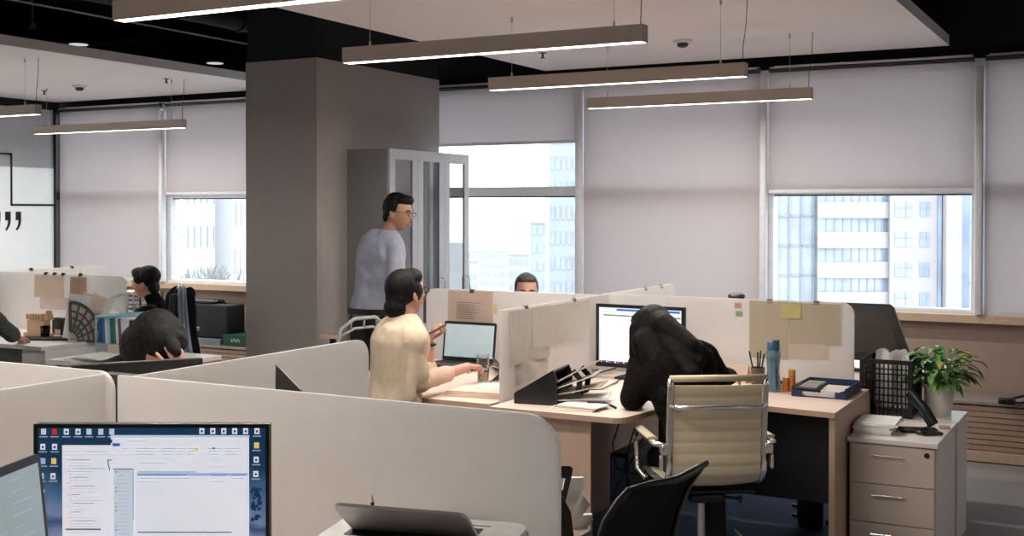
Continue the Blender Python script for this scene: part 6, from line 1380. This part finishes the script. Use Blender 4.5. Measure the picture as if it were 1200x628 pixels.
def blk(t, L, Rh, hc, hs):
    def bl(mb):
        torso(mb, L, 0.014, 0.0, 0.97, 0.98); arm(mb, L['shL'], L['elL'], L['wrL'], 0.018, 0.9); arm(mb, L['shR'], L['elR'], L['wrR'], 0.012, 0.95)
        mb.cap(L['shL'], L['elL'], 0.070, 0.060); mb.cap(L['chest'], L['shL'], 0.08, 0.070); mb.cap(L['chest'], L['shL']*0.4+L['elL']*0.6, 0.07, 0.06); mb.cap(L['waist'], L['elL']*0.3+L['shL']*0.7, 0.07, 0.06); mb.cap(L['chest'], L['shR'], 0.085, 0.062)
        mb.cap(L['waist'], L['chest'], 0.12, 0.12); mb.cap(L['pelvis'], L['waist'], 0.13, 0.12)
    garment(t, 'blouse', bl, M_black, 0.009, 6, folds(0.004, (10, 10, 8), 7))
    def tr(mb):
        torso(mb, L, 0.004, 0.0, 0.1); leg(mb, L['hipR'], L['knR'], L['anR'], 0.006); leg(mb, L['hipL'], L['knL'], L['anL'], 0.006)
    garment(t, 'jeans', tr, M_jeans, 0.011, 3)
    nb = L['neckbase']; ch = L['chest']; lc = lambda x, y, z: Rh.inverted() @ (V((x, y, z)))
    mb = MB()
    for c, r_ in (((0, -0.022, 0.026), (0.090, 0.100, 0.102)), ((0, 0.02, 0.068), (0.078, 0.080, 0.052)), ((0.055, 0.01, -0.01), (0.034, 0.072, 0.085)), ((-0.055, 0.01, -0.01), (0.034, 0.072, 0.085))):
        mb.ball(hc+Rh @ (V(c)*hs), tuple(q*hs for q in r_), Rh, 3)
    # long hair falling over the back and both sides
    iv = -V(t.location)
    def A(x, y, D): return at(x, y, D=D)+iv
    for (p, q, r0_, r1_) in ((A(775, 385, 5.27), A(797, 418, 5.12), 0.075, 0.060), (A(760, 400, 5.25), A(772, 428, 5.16), 0.070, 0.056), (A(780, 400, 5.22), A(812, 438, 5.02), 0.060, 0.045), (A(770, 420, 5.18), A(780, 462, 5.06), 0.055, 0.030),
                             (A(748, 385, 5.32), A(746, 416, 5.30), 0.042, 0.036), (A(752, 400, 5.26), A(760, 440, 5.20), 0.05, 0.03), (A(790, 408, 5.14), A(820, 425, 5.06), 0.045, 0.028), (A(775, 380, 5.24), A(812, 406, 5.10), 0.062, 0.04), (A(812, 406, 5.10), A(832, 418, 5.08), 0.04, 0.025)):
        mb.cap(p, q, r0_, r1_)
    def f(co, n): return 0.0025*noise.noise(V((co.x*40, co.y*40, co.z*6)))+0.0015*noise.noise(V((co.x*90, co.y*90, co.z*9)))
    add_mesh(remesh(mb, 0.007, 12, f), 'hair', mat('dark_brown_hair', (9, 6, 6), 0.5, var=0.4, scale=12, stretch=(8, 8, 1), bump=0.4, bscale=60, spec=0.12), t)
person('woman with long dark hair in black, leaning over the desk before the large monitor', J, V((pel.x, pel.y, 0)), 'f', 0.007, M_fairskin, blk)

# ---- seated person in black in front of the far windows
Dj = 8.55
J = dict(head=at(170, 331, D=Dj), face=(-RGT*0.97+FWD*0.05-UP*0.10), hup=UP-RGT*0.12, hs=0.97)
J['neckbase'] = at(186, 360, D=Dj); J['chest'] = at(190, 385, D=Dj); J['waist'] = at(196, 415, D=Dj); pel = at(200, 450, D=Dj); pel.z = 0.55
fw = -RGT; sd = fw.cross(UP).normalized(); sit(J, pel, fw, sd, 0.40, 0.36)
J['shL'] = at(172, 367, D=Dj-0.17); J['shR'] = at(196, 366, D=Dj+0.17)
J['elL'] = at(150, 380, D=Dj-0.2); J['wrL'] = at(132, 402, D=Dj-0.05); J['elR'] = at(175, 395, D=Dj+0.2); J['wrR'] = at(140, 398, D=Dj+0.15)
M_jacket = mat('black_jacket', (11, 14, 17), 0.85, var=0.2, spec=0.15)
def jk(t, L, Rh, hc, hs):
    def bl(mb):
        torso(mb, L, 0.02, 0.0, 0.98, 1.03); arm(mb, L['shL'], L['elL'], L['wrL'], 0.018, 0.92); arm(mb, L['shR'], L['elR'], L['wrR'], 0.018, 0.92)
        mb.cap(L['neckbase'], hc+Rh @ V((0, -0.035, -0.10)), 0.07, 0.055)
    garment(t, 'jacket', bl, M_jacket, 0.011, 4, folds(0.008, (10, 10, 6), 2))
    def tr(mb):
        torso(mb, L, 0.004, 0.0, 0.1); leg(mb, L['hipR'], L['knR'], L['anR'], 0.008); leg(mb, L['hipL'], L['knL'], L['anL'], 0.008)
    garment(t, 'trousers', tr, M_trouser, 0.012, 3)
    hair_on(t, hc, Rh, hs, SHORT+[((0, 0.032, 0.066), (0.070, 0.058, 0.046), (0.3, 0, 0)), ((0, -0.03, 0.045), (0.088, 0.092, 0.082), (0, 0, 0)), ((-0.062, 0.02, 0.03), (0.02, 0.04, 0.045), (0, 0, 0)), ((0.062, 0.02, 0.03), (0.02, 0.04, 0.045), (0, 0, 0)), ((0, -0.06, -0.04), (0.066, 0.045, 0.06), (0, 0, 0))], None, 0.007, 0.003, 2.0)
person('seated person in a black jacket facing the quotation mark wall, before the far windows', J, V((pel.x, pel.y, 0)), 'm', 0.008, M_fairskin, jk)

# ---- chair with a dark coat and plastic film hanging over it
cx_w = at(213, 400, D=8.15); 
cr_ = cx_w-RGT*0.27
t = plain_chair((cr_.x, cr_.y), PI/2+YAW, 'black high-backed chair behind the person in black, hidden under a coat', 1.04)
t2 = thing('coat', 'black coat draped over the chair back behind the person in black', 'coat', (cx_w.x, cx_w.y, 0))
def drp(mb):
    iv = -V((cx_w.x, cx_w.y, 0))
    for (x0, y0, x1, y1, D, r0_, r1_) in ((203, 348, 205, 420, 8.05, 0.05, 0.07), (212, 345, 214, 425, 8.05, 0.05, 0.07), (220, 350, 226, 430, 8.05, 0.045, 0.055), (208, 342, 221, 344, 8.1, 0.045, 0.045), (206, 352, 208, 415, 8.25, 0.05, 0.06), (218, 352, 222, 415, 8.25, 0.05, 0.06)):
        mb.cap(at(x0, y0, D=D)+iv, at(x1, y1, D=D)+iv, r0_, r1_)
garment(t2, 'coat_body', drp, mat('black_coat', (10, 13, 17), 0.9, spec=0.15), 0.012, 4, folds(0.012, (18, 18, 3), 4))
M_film = mat('clear_plastic_film', (196, 210, 228), 0.2, var=0.1, alpha=0.62); M_film.node_tree.nodes['Principled BSDF'].inputs['Specular IOR Level'].default_value = 0.8
b = MB(); g = []
for i in range(13):
    s = i/12; row = []
    for j in range(17):
        q = j/16; x = 207+(11+4*q)*s+6*q*q; y = 333+q*88+(3*(2*s-1)**2); row.append(b.b.verts.new(at(x, y, D=7.96+0.02*math.sin(s*17+q*5)+0.012*math.sin(s*31)+(0.10*(1-q*8) if q < 0.125 else 0))))
    g.append(row)
for i in range(12):
    for j in range(16): b.b.faces.new((g[i][j], g[i+1][j], g[i+1][j+1], g[i][j+1]))
bmesh.ops.solidify(b.b, geom=b.b.faces[:], thickness=0.002); tag(b.build('plastic_film', M_film, None, True), 'clear crumpled plastic garment film hanging over the coat on the chair', 'plastic film')

# ---- person bent over behind the front screens
Dh = 4.35
face = (RGT*0.55-FWD*0.35-UP*0.75)
J = dict(head=at(184, 406, D=Dh), face=face, hup=(-FWD*0.35+UP*0.65+RGT*0.45), hs=1.0)
J['neckbase'] = at(168, 432, D=Dh+0.10); J['chest'] = at(164, 462, D=Dh+0.18); J['waist'] = at(164, 512, D=Dh+0.22); pel = at(165, 560, D=Dh+0.24); pel.z = 0.55
fw = (RGT*0.25-FWD); sd = fw.cross(UP).normalized(); sit(J, pel, fw, sd, 0.36, 0.30)
J['shR'] = at(138, 448, D=Dh+0.10); J['shL'] = at(198, 450, D=Dh+0.14)
J['elL'] = at(222, 486, D=Dh+0.0); J['wrL'] = at(213, 436, D=Dh-0.08); J['elR'] = at(128, 488, D=Dh-0.10); J['wrR'] = at(160, 482, D=Dh-0.25)
J['handL'] = (UP*1.0-RGT*0.30, -RGT*0.8+FWD*0.5, (0.35, 0.4, 0.45, 0.5), 1, 0.3)
def bent(t, L, Rh, hc, hs):
    def bl(mb):
        torso(mb, L, 0.016, 0.0, 0.97); arm(mb, L['shL'], L['elL'], L['wrL'], 0.014, 0.85); arm(mb, L['shR'], L['elR'], L['wrR'], 0.014, 0.9)
    garment(t, 'jumper', bl, mat('charcoal_jumper', (20, 21, 24), 0.9, spec=0.2), 0.011, 4)
    def tr(mb):
        torso(mb, L, 0.004, 0.0, 0.1); leg(mb, L['hipR'], L['knR'], L['anR'], 0.008); leg(mb, L['hipL'], L['knL'], L['anL'], 0.008)
    garment(t, 'trousers', tr, M_trouser, 0.012, 3)
    iv = -V(t.location); mb = MB(); mb.ball(hc+Rh @ V((0, -0.035, 0.015)), (0.094, 0.098, 0.115), Rh, 3); mb.ball(hc+Rh @ V((0, 0.0, 0.055)), (0.088, 0.092, 0.075), Rh, 3)
    for (x, y, D, r_) in ((178, 400, Dh+0.02, 0.100), (168, 404, Dh+0.03, 0.088), (186, 396, Dh, 0.085), (172, 418, Dh+0.02, 0.088), (195, 401, Dh-0.01, 0.07), (163, 412, Dh+0.02, 0.065), (180, 392, Dh+0.03, 0.08)): mb.ball(at(x, y, D=D)+iv, r_, None, 3)
    mb.cap(at(158, 388, D=Dh)+iv, at(151, 373, D=Dh)+iv, 0.014, 0.004); mb.cap(at(160, 386, D=Dh)+iv, at(157, 376, D=Dh)+iv, 0.012, 0.004); mb.cap(at(190, 392, D=Dh-0.05)+iv, at(207, 412, D=Dh-0.1)+iv, 0.045, 0.022)
    def f(co, n): return 0.004*noise.noise(V((co.x*50, co.y*20, co.z*40)))
    add_mesh(remesh(mb, 0.007, 3, f), 'hair', M_hair, t)
person('person with black hair bent far down, forehead resting on one hand, behind the front screens', J, V((pel.x, pel.y, 0)), 'f', 0.006, M_fairskin, bent)
plain_chair((pel.x, pel.y), math.atan2(-fw.x, fw.y), 'office chair under the bent-over person', 0.85)

# ---- man whose forehead shows over the screen
Df = 8.2
J = dict(head=at(617, 341, D=Df), face=(-FWD*1.0-UP*0.12+RGT*0.05), hs=1.02)
J['neckbase'] = at(617, 366, D=Df+0.03); J['chest'] = at(617, 390, D=Df+0.05); J['waist'] = at(617, 425, D=Df+0.08); pel = at(617, 462, D=Df+0.1); pel.z = 0.52
fw = -FWD; sd = fw.cross(UP).normalized(); sit(J, pel, fw, sd, 0.40, 0.36)
J['shR'] = J['neckbase']+sd*0.18-UP*0.05; J['shL'] = J['neckbase']-sd*0.18-UP*0.05
J['elR'] = J['shR']-UP*0.24+fw*0.10; J['elL'] = J['shL']-UP*0.24+fw*0.10; J['wrR'] = J['elR']+fw*0.24+UP*0.03; J['wrL'] = J['elL']+fw*0.24+UP*0.03
def fm(t, L, Rh, hc, hs):
    def bl(mb): torso(mb, L, 0.014, 0.0, 0.97); arm(mb, L['shL'], L['elL'], L['wrL'], 0.012, 0.9); arm(mb, L['shR'], L['elR'], L['wrR'], 0.012, 0.9)
    garment(t, 'shirt', bl, M_shirt, 0.012, 4)
    def tr(mb):
        torso(mb, L, 0.004, 0.0, 0.1); leg(mb, L['hipR'], L['knR'], L['anR'], 0.008); leg(mb, L['hipL'], L['knL'], L['anL'], 0.008)
    garment(t, 'trousers', tr, M_trouser, 0.012, 3)
    hair_on(t, hc, Rh, hs, [((0, -0.025, 0.030), (0.082, 0.092, 0.096), (0, 0, 0)), ((0, 0.018, 0.088), (0.066, 0.062, 0.034), (0.1, 0, 0)), ((0.064, -0.005, 0.025), (0.018, 0.04, 0.045), (0, 0, 0)), ((-0.064, -0.005, 0.025), (0.018, 0.04, 0.045), (0, 0, 0))], mat('greying_hair', (74, 68, 66), 0.6, var=0.3, scale=40), 0.007)
person('man with greying hair showing only his forehead over the screen by the window', J, V((pel.x, pel.y, 0)), 'm', 0.008, None, fm)
plain_chair((pel.x, pel.y), math.atan2(-fw.x, fw.y), 'office chair of the man hidden behind the screen', 0.90)

# ---- forearm reaching in at the left frame edge
De = 7.3
J = dict(head=at(-95, 330, D=De+0.05), face=(RGT*0.5+FWD*0.6-UP*0.2))
J['neckbase'] = at(-90, 362, D=De); J['chest'] = at(-90, 388, D=De); J['waist'] = at(-90, 425, D=De); pel = at(-90, 465, D=De); pel.z = 0.55
fw = (RGT*0.3+FWD); sd = fw.cross(UP).normalized(); sit(J, pel, fw, sd, 0.40, 0.36)
J['shR'] = J['neckbase']+sd*0.17-UP*0.05; J['shL'] = J['neckbase']-sd*0.17-UP*0.05
J['elR'] = at(-22, 362, D=De); J['wrR'] = at(18, 395, D=7.72); J['elL'] = J['shL']-UP*0.24+fw*0.1; J['wrL'] = J['elL']+fw*0.22
J['handR'] = (at(34, 398, D=7.9)-J['wrR'], V((0, 0, -1)), (0.3, 0.35, 0.4, 0.5), 1)
def lf_(t, L, Rh, hc, hs):
    def bl(mb): torso(mb, L, 0.016, 0.0, 0.97); arm(mb, L['shL'], L['elL'], L['wrL'], 0.018, 0.9); arm(mb, L['shR'], L['elR'], L['wrR'], 0.024, 0.92)
    garment(t, 'jumper', bl, mat('grey_green_wool', (78, 84, 80), 0.95, var=0.3, scale=50, bump=0.5, bscale=90), 0.011, 4, folds(0.006, (14, 14, 14)))
    def tr(mb):
        torso(mb, L, 0.004, 0.0, 0.1); leg(mb, L['hipR'], L['knR'], L['anR'], 0.008); leg(mb, L['hipL'], L['knL'], L['anL'], 0.008)
    garment(t, 'trousers', tr, M_trouser, 0.012, 3)
    hair_on(t, hc, Rh, hs, SHORT)
person('person mostly outside the frame, grey-green sleeve resting on the far desk by the calendar', J, V((pel.x, pel.y, 0)), 'm', 0.008, None, lf_)
plain_chair((pel.x, pel.y), math.atan2(-fw.x, fw.y), 'office chair outside the frame at the far desk', 0.90)
